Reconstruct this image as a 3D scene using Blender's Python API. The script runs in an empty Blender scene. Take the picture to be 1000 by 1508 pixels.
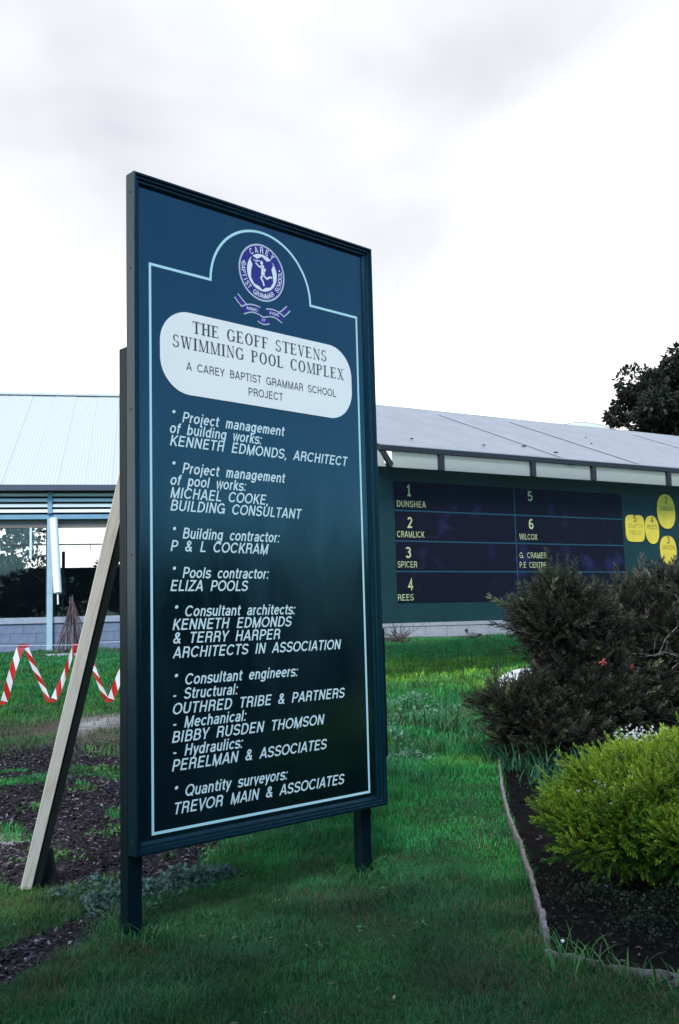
import bpy, math, random
import numpy as np
from mathutils import Vector, Matrix
R = math.radians
random.seed(7)
rng = np.random.default_rng(7)
SC = bpy.context.scene
COL = SC.collection

# ------------------------------------------------------------------ camera
PITCH, ROLL, CH = 0.105705, -0.025442, 1.227
cam = bpy.data.cameras.new('camera')
cam.sensor_fit = 'VERTICAL'; cam.sensor_height = 36.0; cam.lens = 36.0 * 1466 / 1508
cam.clip_start = 0.05; cam.clip_end = 3000
co = bpy.data.objects.new('camera', cam); COL.objects.link(co)
cp, sp = math.cos(PITCH), math.sin(PITCH)
cF = Vector((0, cp, sp)); cU = Vector((0, -sp, cp)); cR = Vector((1, 0, 0))
c_, s_ = math.cos(ROLL), math.sin(ROLL)
cR2 = cR * c_ + cU * s_; cU2 = cU * c_ - cR * s_
mw = Matrix.Identity(4)
for i in range(3):
    mw[i][0] = cR2[i]; mw[i][1] = cU2[i]; mw[i][2] = -cF[i]
mw[0][3], mw[1][3], mw[2][3] = 0, 0, CH
co.matrix_world = mw
SC.camera = co

# ------------------------------------------------------------------ world + sun
SUN_EL, SUN_AZ = R(42), R(-172)       # azimuth measured from +Y towards +X
world = bpy.data.worlds.new('World'); SC.world = world; world.use_nodes = True
nt = world.node_tree; nt.nodes.clear()
def N(nt, t, **kw):
    n = nt.nodes.new(t)
    for k, v in kw.items():
        if k in ('inp',):
            for a, b in v.items(): n.inputs[a].default_value = b
        else: setattr(n, k, v)
    return n
def ramp(nt, stops, interp='LINEAR'):
    n = nt.nodes.new('ShaderNodeValToRGB'); r = n.color_ramp; r.interpolation = interp
    while len(r.elements) > 1: r.elements.remove(r.elements[-1])
    for i, (p, c) in enumerate(stops):
        e = r.elements[0] if i == 0 else r.elements.new(p)
        e.position = p; e.color = (*c, 1) if len(c) == 3 else c
    return n
L = nt.links.new
sky = N(nt, 'ShaderNodeTexSky', sky_type='NISHITA', sun_disc=False, sun_elevation=SUN_EL, sun_rotation=SUN_AZ)
sky.air_density = 1.2; sky.dust_density = 1.0; sky.ozone_density = 2.0
sks = N(nt, 'ShaderNodeVectorMath', operation='SCALE'); sks.inputs['Scale'].default_value = 0.10
L(sky.outputs[0], sks.inputs[0])
tnt = N(nt, 'ShaderNodeVectorMath', operation='MULTIPLY'); tnt.inputs[1].default_value = (.42, .86, 1.22); L(sks.outputs[0], tnt.inputs[0])
tc = N(nt, 'ShaderNodeTexCoord')
# bank of white cloud over the whole view; it thins into broken cloud towards the right and behind
dot = N(nt, 'ShaderNodeVectorMath', operation='DOT_PRODUCT'); dot.inputs[1].default_value = (-0.45, 0.89, 0.1)
L(tc.outputs['Generated'], dot.inputs[0])
mp = N(nt, 'ShaderNodeMapping'); mp.inputs['Scale'].default_value = (1.0, 1.0, 2.6); mp.inputs['Location'].default_value = (0.35, 0.1, 0.2)
L(tc.outputs['Generated'], mp.inputs[0])
no1 = N(nt, 'ShaderNodeTexNoise', inp={'Scale': 1.9, 'Detail': 6, 'Roughness': 0.5})
L(mp.outputs[0], no1.inputs['Vector'])
ma = N(nt, 'ShaderNodeMath', operation='MULTIPLY_ADD', inp={1: 0.55}); L(dot.outputs['Value'], ma.inputs[0]); L(no1.outputs[0], ma.inputs[2])
cov = ramp(nt, [(0.30, (.06, .06, .06)), (0.72, (1, 1, 1))]); L(ma.outputs[0], cov.inputs[0])
# grey undersides
mp2 = N(nt, 'ShaderNodeMapping'); mp2.inputs['Scale'].default_value = (1.0, 1.0, 1.7); mp2.inputs['Location'].default_value = (4.3, 6.5, 7.9)
L(tc.outputs['Generated'], mp2.inputs[0])
no2 = N(nt, 'ShaderNodeTexNoise', inp={'Scale': 2.6, 'Detail': 4, 'Roughness': 0.45, 'Distortion': 0.2})
L(mp2.outputs[0], no2.inputs['Vector'])
sepd = N(nt, 'ShaderNodeSeparateXYZ'); L(tc.outputs['Generated'], sepd.inputs[0])
mz = N(nt, 'ShaderNodeMath', operation='MULTIPLY_ADD', inp={1: 0.9}); ms0 = N(nt, 'ShaderNodeMath', operation='SUBTRACT', inp={1: 0.378}); L(no2.outputs[0], ms0.inputs[0]); L(sepd.outputs['Z'], mz.inputs[0]); L(ms0.outputs[0], mz.inputs[2])
grey = ramp(nt, [(0.40, (0.86, 0.86, 0.84)), (0.56, (0.52, 0.53, 0.545)), (0.86, (0.29, 0.305, 0.35))], 'LINEAR'); L(mz.outputs[0], grey.inputs[0])
mixc = N(nt, 'ShaderNodeMix', data_type='RGBA'); L(cov.outputs[0], mixc.inputs[0]); L(tnt.outputs[0], mixc.inputs[6]); L(grey.outputs[0], mixc.inputs[7])
bg = N(nt, 'ShaderNodeBackground'); bg.inputs[1].default_value = 1.0
wo = N(nt, 'ShaderNodeOutputWorld'); L(mixc.outputs[2], bg.inputs[0]); L(bg.outputs[0], wo.inputs[0])

sl = bpy.data.lights.new('sun', 'SUN'); sl.energy = 1.75; sl.angle = R(20); sl.color = (1, 0.96, 0.9)
so = bpy.data.objects.new('sun', sl); COL.objects.link(so)
sd = Vector((math.sin(SUN_AZ) * math.cos(SUN_EL), math.cos(SUN_AZ) * math.cos(SUN_EL), math.sin(SUN_EL)))
so.rotation_euler = sd.to_track_quat('Z', 'Y').to_euler(); so.location = (-2, -12, 12)
vs = SC.view_settings
vs.view_transform = 'Standard'; vs.look = 'None'; vs.exposure = 1.0; vs.gamma = 1.0; vs.use_curve_mapping = False
SC.render.engine = 'CYCLES'

# ------------------------------------------------------------------ helpers
def ground(x, y):
    y = np.asarray(y, float); x = np.asarray(x, float)
    t = np.clip((y - 5) / 18, 0, 1.3)
    return 0.68 * t + 0.012 * np.sin(x * 1.3 + 0.7) * np.sin(y * 1.1) * np.clip((y - 4.5) / 3, 0, 1)
def gz(x, y): return float(ground(x, y))
def tag(o, label=None, cat=None, group=None, kind=None):
    if label: o['label'] = label
    if cat: o['category'] = cat
    if group: o['group'] = group
    if kind: o['kind'] = kind
    return o
def empty(name, loc, rz=0, **kw):
    o = bpy.data.objects.new(name, None); COL.objects.link(o)
    o.location = loc; o.rotation_euler = (0, 0, rz); o.empty_display_size = 0.2
    return tag(o, **kw)
def link(name, me, parent=None, loc=(0, 0, 0), rz=0):
    o = bpy.data.objects.new(name, me); COL.objects.link(o); o.location = loc; o.rotation_euler = (0, 0, rz)
    if parent: o.parent = parent
    return o
class MB:
    def __init__(s): s.v = []; s.f = []; s.m = []
    def add(s, vs, fs, mi=0):
        b = len(s.v); s.v += [tuple(v) for v in vs]; s.f += [tuple(b + i for i in f) for f in fs]; s.m += [mi] * len(fs); return s
    def box(s, x0, x1, y0, y1, z0, z1, mi=0):
        return s.add([(x0,y0,z0),(x1,y0,z0),(x1,y1,z0),(x0,y1,z0),(x0,y0,z1),(x1,y0,z1),(x1,y1,z1),(x0,y1,z1)],
                     [(0,3,2,1),(4,5,6,7),(0,1,5,4),(1,2,6,5),(2,3,7,6),(3,0,4,7)], mi)
    def bar(s, a, b, w, d, side=(1, 0, 0), mi=0):      # rectangular bar from a to b: w along side, d across
        a = Vector(a); b = Vector(b); t = (b - a).normalized(); x = Vector(side); x = (x - t * x.dot(t)).normalized(); y = t.cross(x)
        vs = [p + x * (i * w / 2) + y * (j * d / 2) for p in (a, b) for i, j in ((-1,-1),(1,-1),(1,1),(-1,1))]
        return s.add(vs, [(0,3,2,1),(4,5,6,7),(0,1,5,4),(1,2,6,5),(2,3,7,6),(3,0,4,7)], mi)
    def tube(s, pts, rads, n=6, mi=0, cap=True):
        pts = [Vector(p) for p in pts]
        if not hasattr(rads, '__len__'): rads = [rads] * len(pts)
        b = len(s.v); up = Vector((0.3, 0.2, 1)).normalized()
        for i, p in enumerate(pts):
            t = (pts[min(i + 1, len(pts) - 1)] - pts[max(i - 1, 0)]).normalized()
            x = t.cross(up)
            if x.length < 0.1: x = t.cross(Vector((1, 0, 0)))
            x.normalize(); y = t.cross(x)
            for k in range(n):
                a = 2 * math.pi * k / n; s.v.append(tuple(p + (x * math.cos(a) + y * math.sin(a)) * rads[i]))
        for i in range(len(pts) - 1):
            for k in range(n):
                s.f.append((b + i*n + k, b + i*n + (k+1) % n, b + (i+1)*n + (k+1) % n, b + (i+1)*n + k)); s.m.append(mi)
        if cap:
            s.f.append(tuple(b + k for k in range(n - 1, -1, -1))); s.f.append(tuple(b + (len(pts)-1)*n + k for k in range(n))); s.m += [mi, mi]
        return s
    def mesh(s, name, mats, smooth=False, bevel=0):
        me = bpy.data.meshes.new(name); me.from_pydata(s.v, [], s.f)
        for m in (mats if isinstance(mats, (list, tuple)) else [mats]): me.materials.append(m)
        me.polygons.foreach_set('material_index', s.m)
        if smooth: me.polygons.foreach_set('use_smooth', [True] * len(s.f))
        me.update(); return me
    def build(s, name, mats, parent=None, smooth=False, loc=(0, 0, 0), bevel=0):
        o = link(name, s.mesh(name, mats, smooth), parent, loc)
        if bevel:
            b = o.modifiers.new('bevel', 'BEVEL'); b.width = bevel; b.segments = 2; b.limit_method = 'ANGLE'; b.angle_limit = R(40)
        return o
def fast_mesh(name, V, F, mat, col=None, smooth=False):
    V = np.ascontiguousarray(V, np.float32); F = np.ascontiguousarray(F, np.int32); k = F.shape[1]
    me = bpy.data.meshes.new(name); me.vertices.add(len(V)); me.vertices.foreach_set('co', V.ravel())
    me.loops.add(F.size); me.loops.foreach_set('vertex_index', F.ravel())
    me.polygons.add(len(F)); me.polygons.foreach_set('loop_start', np.arange(0, F.size, k, dtype=np.int32))
    try: me.polygons.foreach_set('loop_total', np.full(len(F), k, np.int32))
    except Exception: pass
    if smooth: me.polygons.foreach_set('use_smooth', np.ones(len(F), bool))
    me.update(calc_edges=True)
    if col is not None:
        at = me.color_attributes.new('tint', 'FLOAT_COLOR', 'POINT')
        c4 = np.ones((len(V), 4), np.float32); c4[:, :3] = col; at.data.foreach_set('color', c4.ravel())
    me.materials.append(mat); return me
def rot_from_dir(D, spin):
    """matrices whose z axis is D, spun about it"""
    D = D / np.linalg.norm(D, axis=1, keepdims=True)
    a = np.where(np.abs(D[:, 2:3]) > 0.95, np.array([[1., 0, 0]]), np.array([[0, 0, 1.]]))
    X = np.cross(a, D); X /= np.linalg.norm(X, axis=1, keepdims=True); Y = np.cross(D, X)
    c, s = np.cos(spin)[:, None], np.sin(spin)[:, None]
    X2 = X * c + Y * s; Y2 = np.cross(D, X2)
    return np.stack([X2, Y2, D], axis=2)
def scatter(T, F, pos, D, spin, scale, tint, vt=None):
    """copies of template T (verts), F (faces); tint per copy (K,3), vt per template vertex multiplier"""
    K = len(pos); M = rot_from_dir(D, spin)
    V = np.einsum('kij,vj->kvi', M, T) * np.asarray(scale)[:, None, None] + pos[:, None, :]
    FF = F[None] + (np.arange(K) * len(T))[:, None, None]
    C = np.repeat(tint[:, None, :], len(T), 1)
    if vt is not None: C = C * vt[None, :, None]
    return V.reshape(-1, 3), FF.reshape(-1, F.shape[1]), C.reshape(-1, 3)
def vnoise(x, y, s, seed=0):
    """smooth value noise 0..1 on the ground"""
    r = np.random.default_rng(seed); G = r.random((64, 64))
    u = np.asarray(x) / s + 31.7; v = np.asarray(y) / s + 17.3
    i = np.floor(u).astype(int); j = np.floor(v).astype(int); a = u - i; b = v - j
    a = a*a*(3-2*a); b = b*b*(3-2*b)
    g = lambda p, q: G[p % 64, q % 64]
    return (g(i,j)*(1-a)+g(i+1,j)*a)*(1-b) + (g(i,j+1)*(1-a)+g(i+1,j+1)*a)*b
def sstep(a, b, x):
    t = np.clip((x - a) / (b - a), 0, 1); return t*t*(3-2*t)

# ------------------------------------------------------------------ materials
def mat(name, color, rough=0.6, noise=None, spec=0.5, metallic=0, bump=None, coat=0, ior=1.5, attr=None, trans=0, space='Object'):
    """noise = (scale, colour2, lo, hi[, stretch]); bump = (scale, strength, dist)"""
    m = bpy.data.materials.new(name); m.use_nodes = True; t = m.node_tree; b = t.nodes['Principled BSDF']
    b.inputs['Roughness'].default_value = rough; b.inputs['Metallic'].default_value = metallic
    b.inputs['Specular IOR Level'].default_value = spec; b.inputs['IOR'].default_value = ior
    b.inputs['Coat Weight'].default_value = coat; b.inputs['Coat Roughness'].default_value = 0.06
    b.inputs['Base Color'].default_value = (*color, 1)
    l = t.links.new; tcn = t.nodes.new('ShaderNodeTexCoord')
    out = None
    if attr:
        a = N(t, 'ShaderNodeAttribute', attribute_name=attr); out = a.outputs['Color']; l(out, b.inputs['Base Color'])
    if noise:
        mpn = t.nodes.new('ShaderNodeMapping'); mpn.inputs['Scale'].default_value = noise[4] if len(noise) > 4 else (1, 1, 1)
        l(tcn.outputs[space], mpn.inputs[0])
        n = N(t, 'ShaderNodeTexNoise', inp={'Scale': noise[0], 'Detail': 8, 'Roughness': 0.6}); l(mpn.outputs[0], n.inputs['Vector'])
        rp = ramp(t, [(noise[2], (0, 0, 0)), (noise[3], (1, 1, 1))]); l(n.outputs[0], rp.inputs[0])
        mx = N(t, 'ShaderNodeMix', data_type='RGBA'); l(rp.outputs[0], mx.inputs[0])
        if out: l(out, mx.inputs[6])
        else: mx.inputs[6].default_value = (*color, 1)
        mx.inputs[7].default_value = (*noise[1], 1); l(mx.outputs[2], b.inputs['Base Color'])
    if bump:
        nb = N(t, 'ShaderNodeTexNoise', inp={'Scale': bump[0], 'Detail': 8, 'Roughness': 0.6})
        mpb = t.nodes.new('ShaderNodeMapping'); mpb.inputs['Scale'].default_value = bump[3] if len(bump) > 3 else (1, 1, 1)
        l(tcn.outputs[space], mpb.inputs[0]); l(mpb.outputs[0], nb.inputs['Vector'])
        bn = N(t, 'ShaderNodeBump', inp={'Strength': bump[1], 'Distance': bump[2]}); l(nb.outputs[0], bn.inputs['Height']); l(bn.outputs[0], b.inputs['Normal'])
    if trans:
        tr = t.nodes.new('ShaderNodeBsdfTranslucent'); ms = t.nodes.new('ShaderNodeMixShader'); ms.inputs[0].default_value = trans
        src = b.inputs['Base Color'].links
        if src: l(src[0].from_socket, tr.inputs[0])
        else: tr.inputs[0].default_value = (*color, 1)
        l(b.outputs[0], ms.inputs[1]); l(tr.outputs[0], ms.inputs[2]); l(ms.outputs[0], t.nodes['Material Output'].inputs[0])
    return m
M = {}
M['panel'] = mat('sign_green_enamel', (0.001, 0.0065, 0.009), 0.16, noise=(2.2, (0.0014, 0.0085, 0.0115), .4, .65), ior=1.95, bump=(1.6, .05, .01))
_t = M['panel'].node_tree; _b = _t.nodes['Principled BSDF']; _tc = N(_t, 'ShaderNodeTexCoord'); _mp = N(_t, 'ShaderNodeMapping'); _mp.inputs['Scale'].default_value = (1, 1, .25)
_n = N(_t, 'ShaderNodeTexNoise', inp={'Scale': 5, 'Detail': 9, 'Roughness': .65}); _t.links.new(_tc.outputs['Object'], _mp.inputs[0]); _t.links.new(_mp.outputs[0], _n.inputs['Vector'])
_r = ramp(_t, [(.35, (.10, .10, .10)), (.75, (.30, .30, .30))]); _t.links.new(_n.outputs[0], _r.inputs[0]); _t.links.new(_r.outputs[0], _b.inputs['Roughness'])
M['frame'] = mat('frame_green_gloss', (0.0015, 0.013, 0.021), 0.24, noise=(30, (0.003, 0.020, 0.030), .5, .75), ior=1.47, bump=(26, .35, .002, (3, 3, .35)))
M['post'] = mat('post_dark_green', (0.002, 0.009, 0.012), 0.4, noise=(18, (0.005, 0.014, 0.018), .5, .8, (3, 3, .3)), ior=1.25, bump=(34, .6, .003, (3, 3, .2)))
M['letter'] = mat('pale_lettering', (0.66, 0.80, 0.78), 0.5, spec=.3)
M['line'] = mat('pale_teal_line', (0.50, 0.78, 0.78), 0.5, spec=.3)
M['white_panel'] = mat('white_enamel', (0.92, 0.90, 0.83), 0.35, noise=(6, (0.88, 0.87, 0.80), .45, .7))
M['title'] = mat('title_grey', (0.055, 0.075, 0.10), 0.5, spec=.3)
M['navy'] = mat('crest_navy', (0.035, 0.03, 0.22), 0.4, spec=.3)
M['crestwhite'] = mat('crest_white', (0.78, 0.82, 0.80), 0.45, spec=.3)
M['crestgrey'] = mat('crest_silver', (0.52, 0.56, 0.60), 0.45, spec=.3)
M['pine'] = mat('raw_pine', (0.84, 0.75, 0.66), 0.75, noise=(14, (0.60, 0.47, 0.37), .48, .75, (5, 5, .35)), bump=(30, .4, .002, (5, 5, .2)))
M['darkstake'] = mat('dark_stained_timber', (0.010, 0.016, 0.017), 0.8, noise=(14, (0.02, 0.026, 0.026), .45, .75, (6, 6, .5)), bump=(40, .4, .002), spec=.2)
M['red'] = mat('tape_red', (0.55, 0.018, 0.015), 0.4, trans=.3)
M['tapewhite'] = mat('tape_white', (0.80, 0.80, 0.78), 0.4, trans=.3)
M['string'] = mat('string_white', (0.5, 0.58, 0.62), 0.6)
M['roof_white'] = mat('pale_roof_metal', (0.54, 0.55, 0.535), 0.6, noise=(1.1, (0.54, 0.55, 0.53), .4, .7))
M['roof_blue'] = mat('grey_blue_roof', (0.31, 0.313, 0.328), 0.75, noise=(2.2, (0.35, 0.35, 0.362), .4, .65), bump=(60, .25, .004))
M['ridge'] = mat('roof_joint', (0.38, 0.39, 0.44), 0.7)
M['slat'] = mat('louvre_white', (0.72, 0.76, 0.76), 0.5)
M['dark'] = mat('dark_void', (0.05, 0.055, 0.075), 0.8)
M['gutter'] = mat('gutter_dark', (0.055, 0.06, 0.09), 0.5)
M['bluepaint'] = mat('pale_blue_paint', (0.16, 0.30, 0.42), 0.45, noise=(5, (0.20, 0.34, 0.46), .4, .7))
M['colblue'] = mat('column_pale_blue', (0.36, 0.50, 0.55), 0.5, noise=(6, (0.30, 0.44, 0.50), .4, .7))
M['whitepaint'] = mat('white_paint', (0.82, 0.84, 0.80), 0.5)
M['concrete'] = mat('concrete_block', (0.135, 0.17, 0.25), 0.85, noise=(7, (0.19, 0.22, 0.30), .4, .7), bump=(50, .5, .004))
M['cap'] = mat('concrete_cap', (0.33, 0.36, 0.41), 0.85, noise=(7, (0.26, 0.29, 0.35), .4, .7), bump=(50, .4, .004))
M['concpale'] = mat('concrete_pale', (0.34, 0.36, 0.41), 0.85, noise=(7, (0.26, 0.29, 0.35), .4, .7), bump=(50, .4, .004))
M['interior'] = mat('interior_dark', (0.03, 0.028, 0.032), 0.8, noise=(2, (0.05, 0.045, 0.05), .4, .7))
M['soffit'] = mat('soffit_brown', (0.22, 0.17, 0.15), 0.8)
M['boardgreen'] = mat('board_green', (0.008, 0.034, 0.038), 0.6, noise=(1.6, (0.011, 0.044, 0.048), .4, .7), bump=(30, .15, .003), spec=.3)
M['navypanel'] = mat('board_navy', (0.004, 0.003, 0.012), 0.65, noise=(2.3, (0.030, 0.026, 0.10), .56, .80, (1, 1, 1.2)), spec=.25)
M['tealline'] = mat('teal_line', (0.018, 0.075, 0.105), 0.6, spec=.3)
M['cream'] = mat('cream_lettering', (0.56, 0.58, 0.27), 0.6, noise=(9, (0.36, 0.39, 0.20), .45, .7), spec=.3)
M['yellow'] = mat('yellow_card', (0.80, 0.60, 0.065), 0.6, noise=(5, (0.70, 0.50, 0.06), .4, .7), spec=.3)
M['ink'] = mat('tag_ink', (0.10, 0.085, 0.02), 0.6, spec=.3)
M['inkfaint'] = mat('tag_ink_faded', (0.34, 0.25, 0.04), 0.6, spec=.3)
M['blackiron'] = mat('dark_frame_paint', (0.02, 0.022, 0.026), 0.6)
M['milky'] = mat('milky_sheet', (0.95, 0.98, 0.94), 0.5, trans=.85)
M['bark'] = mat('bark', (0.10, 0.08, 0.065), 0.9, noise=(12, (0.05, 0.04, 0.035), .4, .7, (1, 1, .3)), bump=(30, .6, .01))
M['twig'] = mat('bare_twig', (0.12, 0.085, 0.085), 0.9, noise=(20, (0.07, 0.05, 0.055), .4, .7))
M['greybranch'] = mat('grey_branch', (0.20, 0.17, 0.165), 0.9)
M['foliage'] = mat('foliage_leaf', (0.05, 0.08, 0.03), 0.55, attr='tint', trans=.25, spec=.35)
M['grassleaf'] = mat('grass_blade', (0.05, 0.1, 0.03), 0.6, attr='tint', trans=.3, spec=.25)
M['chips'] = mat('bark_chips', (0.05, 0.04, 0.05), 0.9, attr='tint', spec=.2)
M['edge'] = mat('weathered_edging', (0.24, 0.205, 0.205), 0.9, noise=(12, (0.07, 0.058, 0.058), .4, .7, (3, 3, 1)), bump=(40, .6, .004))
M['stone'] = mat('white_boulder', (0.74, 0.75, 0.72), 0.8, noise=(6, (0.58, 0.58, 0.56), .45, .7), bump=(14, .4, .02))
M['duckgrey'] = mat('duck_grey', (0.30, 0.31, 0.33), 0.7, noise=(30, (0.18, 0.18, 0.2), .4, .6))
M['duckbrown'] = mat('duck_brown', (0.10, 0.05, 0.035), 0.7)
M['duckblack'] = mat('duck_black', (0.02, 0.02, 0.022), 0.6)
M['nail'] = mat('nail_head', (0.25, 0.3, 0.32), 0.4, metallic=.6)
for k_ in ('frame', 'post', 'panel'): M[k_].node_tree.nodes['Principled BSDF'].inputs['Specular Tint'].default_value = (.50, .86, 1.0, 1)
# glass: see-through with mirror reflections at its real fresnel
g = bpy.data.materials.new('window_glass'); g.use_nodes = True; t = g.node_tree; t.nodes.clear()
tr = N(t, 'ShaderNodeBsdfTransparent'); tr.inputs[0].default_value = (.86, .9, .9, 1)
gl = N(t, 'ShaderNodeBsdfGlossy', inp={'Roughness': .02}); fr = N(t, 'ShaderNodeFresnel', inp={'IOR': 1.5}); ms = N(t, 'ShaderNodeMixShader'); ou = N(t, 'ShaderNodeOutputMaterial')
t.links.new(fr.outputs[0], ms.inputs[0]); t.links.new(tr.outputs[0], ms.inputs[1]); t.links.new(gl.outputs[0], ms.inputs[2]); t.links.new(ms.outputs[0], ou.inputs[0])
M['glass'] = g
# ground: soil / lawn floor / sand by vertex tint
gm = bpy.data.materials.new('ground_soil'); gm.use_nodes = True; t = gm.node_tree; b = t.nodes['Principled BSDF']; b.inputs['Roughness'].default_value = .95; b.inputs['Specular IOR Level'].default_value = .15
a = N(t, 'ShaderNodeAttribute', attribute_name='tint'); tcn = N(t, 'ShaderNodeTexCoord')
n = N(t, 'ShaderNodeTexNoise', inp={'Scale': 14, 'Detail': 10, 'Roughness': .7}); t.links.new(tcn.outputs['Object'], n.inputs['Vector'])
rp = ramp(t, [(.3, (.45, .45, .45)), (.7, (1.5, 1.5, 1.5))]); t.links.new(n.outputs[0], rp.inputs[0])
mx = N(t, 'ShaderNodeMix', data_type='RGBA', blend_type='MULTIPLY', inp={0: 1.0}); t.links.new(a.outputs['Color'], mx.inputs[6]); t.links.new(rp.outputs[0], mx.inputs[7]); t.links.new(mx.outputs[2], b.inputs['Base Color'])
nb = N(t, 'ShaderNodeTexNoise', inp={'Scale': 40, 'Detail': 8, 'Roughness': .7}); t.links.new(tcn.outputs['Object'], nb.inputs['Vector'])
bn = N(t, 'ShaderNodeBump', inp={'Strength': .8, 'Distance': .02}); t.links.new(nb.outputs[0], bn.inputs['Height']); t.links.new(bn.outputs[0], b.inputs['Normal'])
M['ground'] = gm

# ------------------------------------------------------------------ text
def text_mesh(body, cap=1.0, width=None, shear=0.0, weight=0.0, spacing=1.0, align='LEFT', wordspace=1.0):
    """mesh of flat letters in the xz plane, baseline at z=0, left edge at x=0"""
    cu = bpy.data.curves.new('t', 'FONT'); cu.body = body; cu.size = 1.0; cu.shear = shear; cu.offset = weight; cu.space_character = spacing
    cu.space_word = wordspace; cu.resolution_u = 3; cu.align_x = align; cu.fill_mode = 'FRONT'
    o = bpy.data.objects.new('t', cu); COL.objects.link(o)
    dg = bpy.context.evaluated_depsgraph_get(); me = bpy.data.meshes.new_from_object(o.evaluated_get(dg))
    bpy.data.objects.remove(o)
    v = np.empty(len(me.vertices) * 3, np.float32); me.vertices.foreach_get('co', v); v = v.reshape(-1, 3)
    sc = cap / CAPH; x0 = v[:, 0].min() if align == 'LEFT' else 0
    w = (v[:, 0].max() - v[:, 0].min())
    sx = (width / w) if width else sc
    nv = np.stack([(v[:, 0] - x0) * sx, np.zeros(len(v)), v[:, 1] * sc], 1).astype(np.float32)
    me.vertices.foreach_set('co', nv.ravel()); me.update(); me.materials.clear()
    return me
CAPH = 1.0
_h = text_mesh('H'); CAPH = max(v.co.z for v in _h.vertices)
def put_text(body, x, y, z, parent, m, cap, width=None, **kw):
    me = text_mesh(body, cap, width, **kw); me.materials.append(m)
    return link('lettering', me, parent, (x, y, z))

# serif capitals drawn by hand: boxes, diagonals and swelling bows (cap height 1)
def serif_glyph(ch):
    P = []
    T, t, sw = .165, .065, .13
    def box(x0, x1, z0, z1): P.append([(x0, z0), (x1, z0), (x1, z1), (x0, z1)])
    def stem(x, w=T, z0=0, z1=1, top=True, bot=True):
        box(x - w/2, x + w/2, z0, z1)
        if top: box(x - w/2 - .085, x + w/2 + .085, z1 - t, z1)
        if bot: box(x - w/2 - .085, x + w/2 + .085, z0, z0 + t)
    def diag(x0, z0, x1, z1, w): P.append([(x0 - w/2, z0), (x0 + w/2, z0), (x1 + w/2, z1), (x1 - w/2, z1)])
    def bow(cx, cz, rx, rz, a0, a1, thick=.165, thin=.065, n=14):
        for i in range(n):
            A, B = R(a0 + (a1 - a0) * i / n), R(a0 + (a1 - a0) * (i + 1) / n)
            P.append([(cx + rx*math.cos(A), cz + rz*math.sin(A)), (cx + rx*math.cos(B), cz + rz*math.sin(B)),
                      (cx + (rx-thick)*math.cos(B), cz + (rz-thin)*math.sin(B)), (cx + (rx-thick)*math.cos(A), cz + (rz-thin)*math.sin(A))])
    def foot(x, z=0): box(x - .13, x + .13, z, z + t)
    w = .8
    if ch == 'T': stem(.36, top=False); box(.02, .70, 1-t, 1); diag(.035, .78, .02, 1, .04); diag(.685, .78, .70, 1, .04); w = .72
    elif ch == 'H': stem(.16); stem(.64); box(.16, .64, .49, .49+t); w = .8
    elif ch == 'E': stem(.16); box(.16, .62, 1-t, 1); box(.16, .64, 0, t); box(.16, .46, .49, .49+t); box(.58, .62, .78, 1); box(.60, .64, 0, .24); box(.44, .47, .40, .62); w = .72
    elif ch == 'F': stem(.16); box(.16, .60, 1-t, 1); box(.16, .46, .49, .49+t); box(.56, .60, .76, 1); box(.44, .47, .40, .62); w = .66
    elif ch == 'L': stem(.16); box(.16, .62, 0, t); box(.58, .62, 0, .26); w = .68
    elif ch in 'OGC':
        a0, a1 = (0, 360) if ch == 'O' else (42, 318)
        bow(.40, .5, .38, .52, a0, a1, n=26)
        if ch != 'O': box(.655, .69, .70, .98)
        if ch == 'G': box(.62, .74, .04, .42); box(.54, .82, .40, .40+t)
        w = .82 if ch != 'C' else .76
    elif ch == 'S': bow(.31, .74, .25, .275, 35, 262, .12, n=14); bow(.31, .25, .27, .27, -98, 145-232+232-60, .12, n=14); bow(.31, .25, .27, .27, 195, 262, .12, n=6); box(.50, .53, .74, .96); box(.045, .075, .04, .30); w = .64
    elif ch == 'V': diag(.36, 0, .12, 1, .14); diag(.38, 0, .60, 1, .05); foot(.12, 1-t); foot(.60, 1-t); w = .72
    elif ch == 'W': diag(.30, 0, .12, 1, .13); diag(.32, 0, .50, 1, .05); diag(.70, 0, .50, 1, .13); diag(.72, 0, .90, 1, .05); foot(.12, 1-t); foot(.50, 1-t); foot(.90, 1-t); w = 1.03
    elif ch == 'N': stem(.15, .05); stem(.66, .05, bot=False); diag(.66, 0, .15, 1, .14); w = .8
    elif ch == 'M': stem(.15, .05); stem(.83, .135); diag(.46, 0, .17, 1, .13); diag(.48, 0, .79, 1, .05); w = .98
    elif ch == 'I': stem(.18); w = .36
    elif ch == 'P': stem(.16); bow(.34, .745, .31, .255, -90, 90, .13); box(.16, .34, 1-t, 1); box(.16, .34, .49, .49+t); w = .72
    elif ch == 'X': diag(.60, 0, .14, 1, .14); diag(.13, 0, .58, 1, .05); foot(.14, 1-t); foot(.58, 1-t); foot(.60); foot(.13); w = .74
    elif ch == ' ': w = .52
    return P, w
def serif_text(body, x, y, z, parent, m, cap, width):
    vs, fs = [], []; cx = 0
    allp = []
    for k, ch in enumerate(body):
        P, w = serif_glyph(ch)
        for p in P: allp.append([(cx + a, b) for a, b in p])
        cx += w + .10
    cx -= .10; mb = MB()
    for k, p in enumerate(allp):
        yy = -0.00002 * (k % 7)
        vv = [(a * width / cx, yy, b * cap) for a, b in p]
        area = sum(vv[i][0]*vv[(i+1) % 4][2] - vv[(i+1) % 4][0]*vv[i][2] for i in range(4))
        mb.add(vv, [(0, 1, 2, 3) if area > 0 else (3, 2, 1, 0)])
    return mb.build('lettering', m, parent, loc=(x, y, z))
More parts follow.
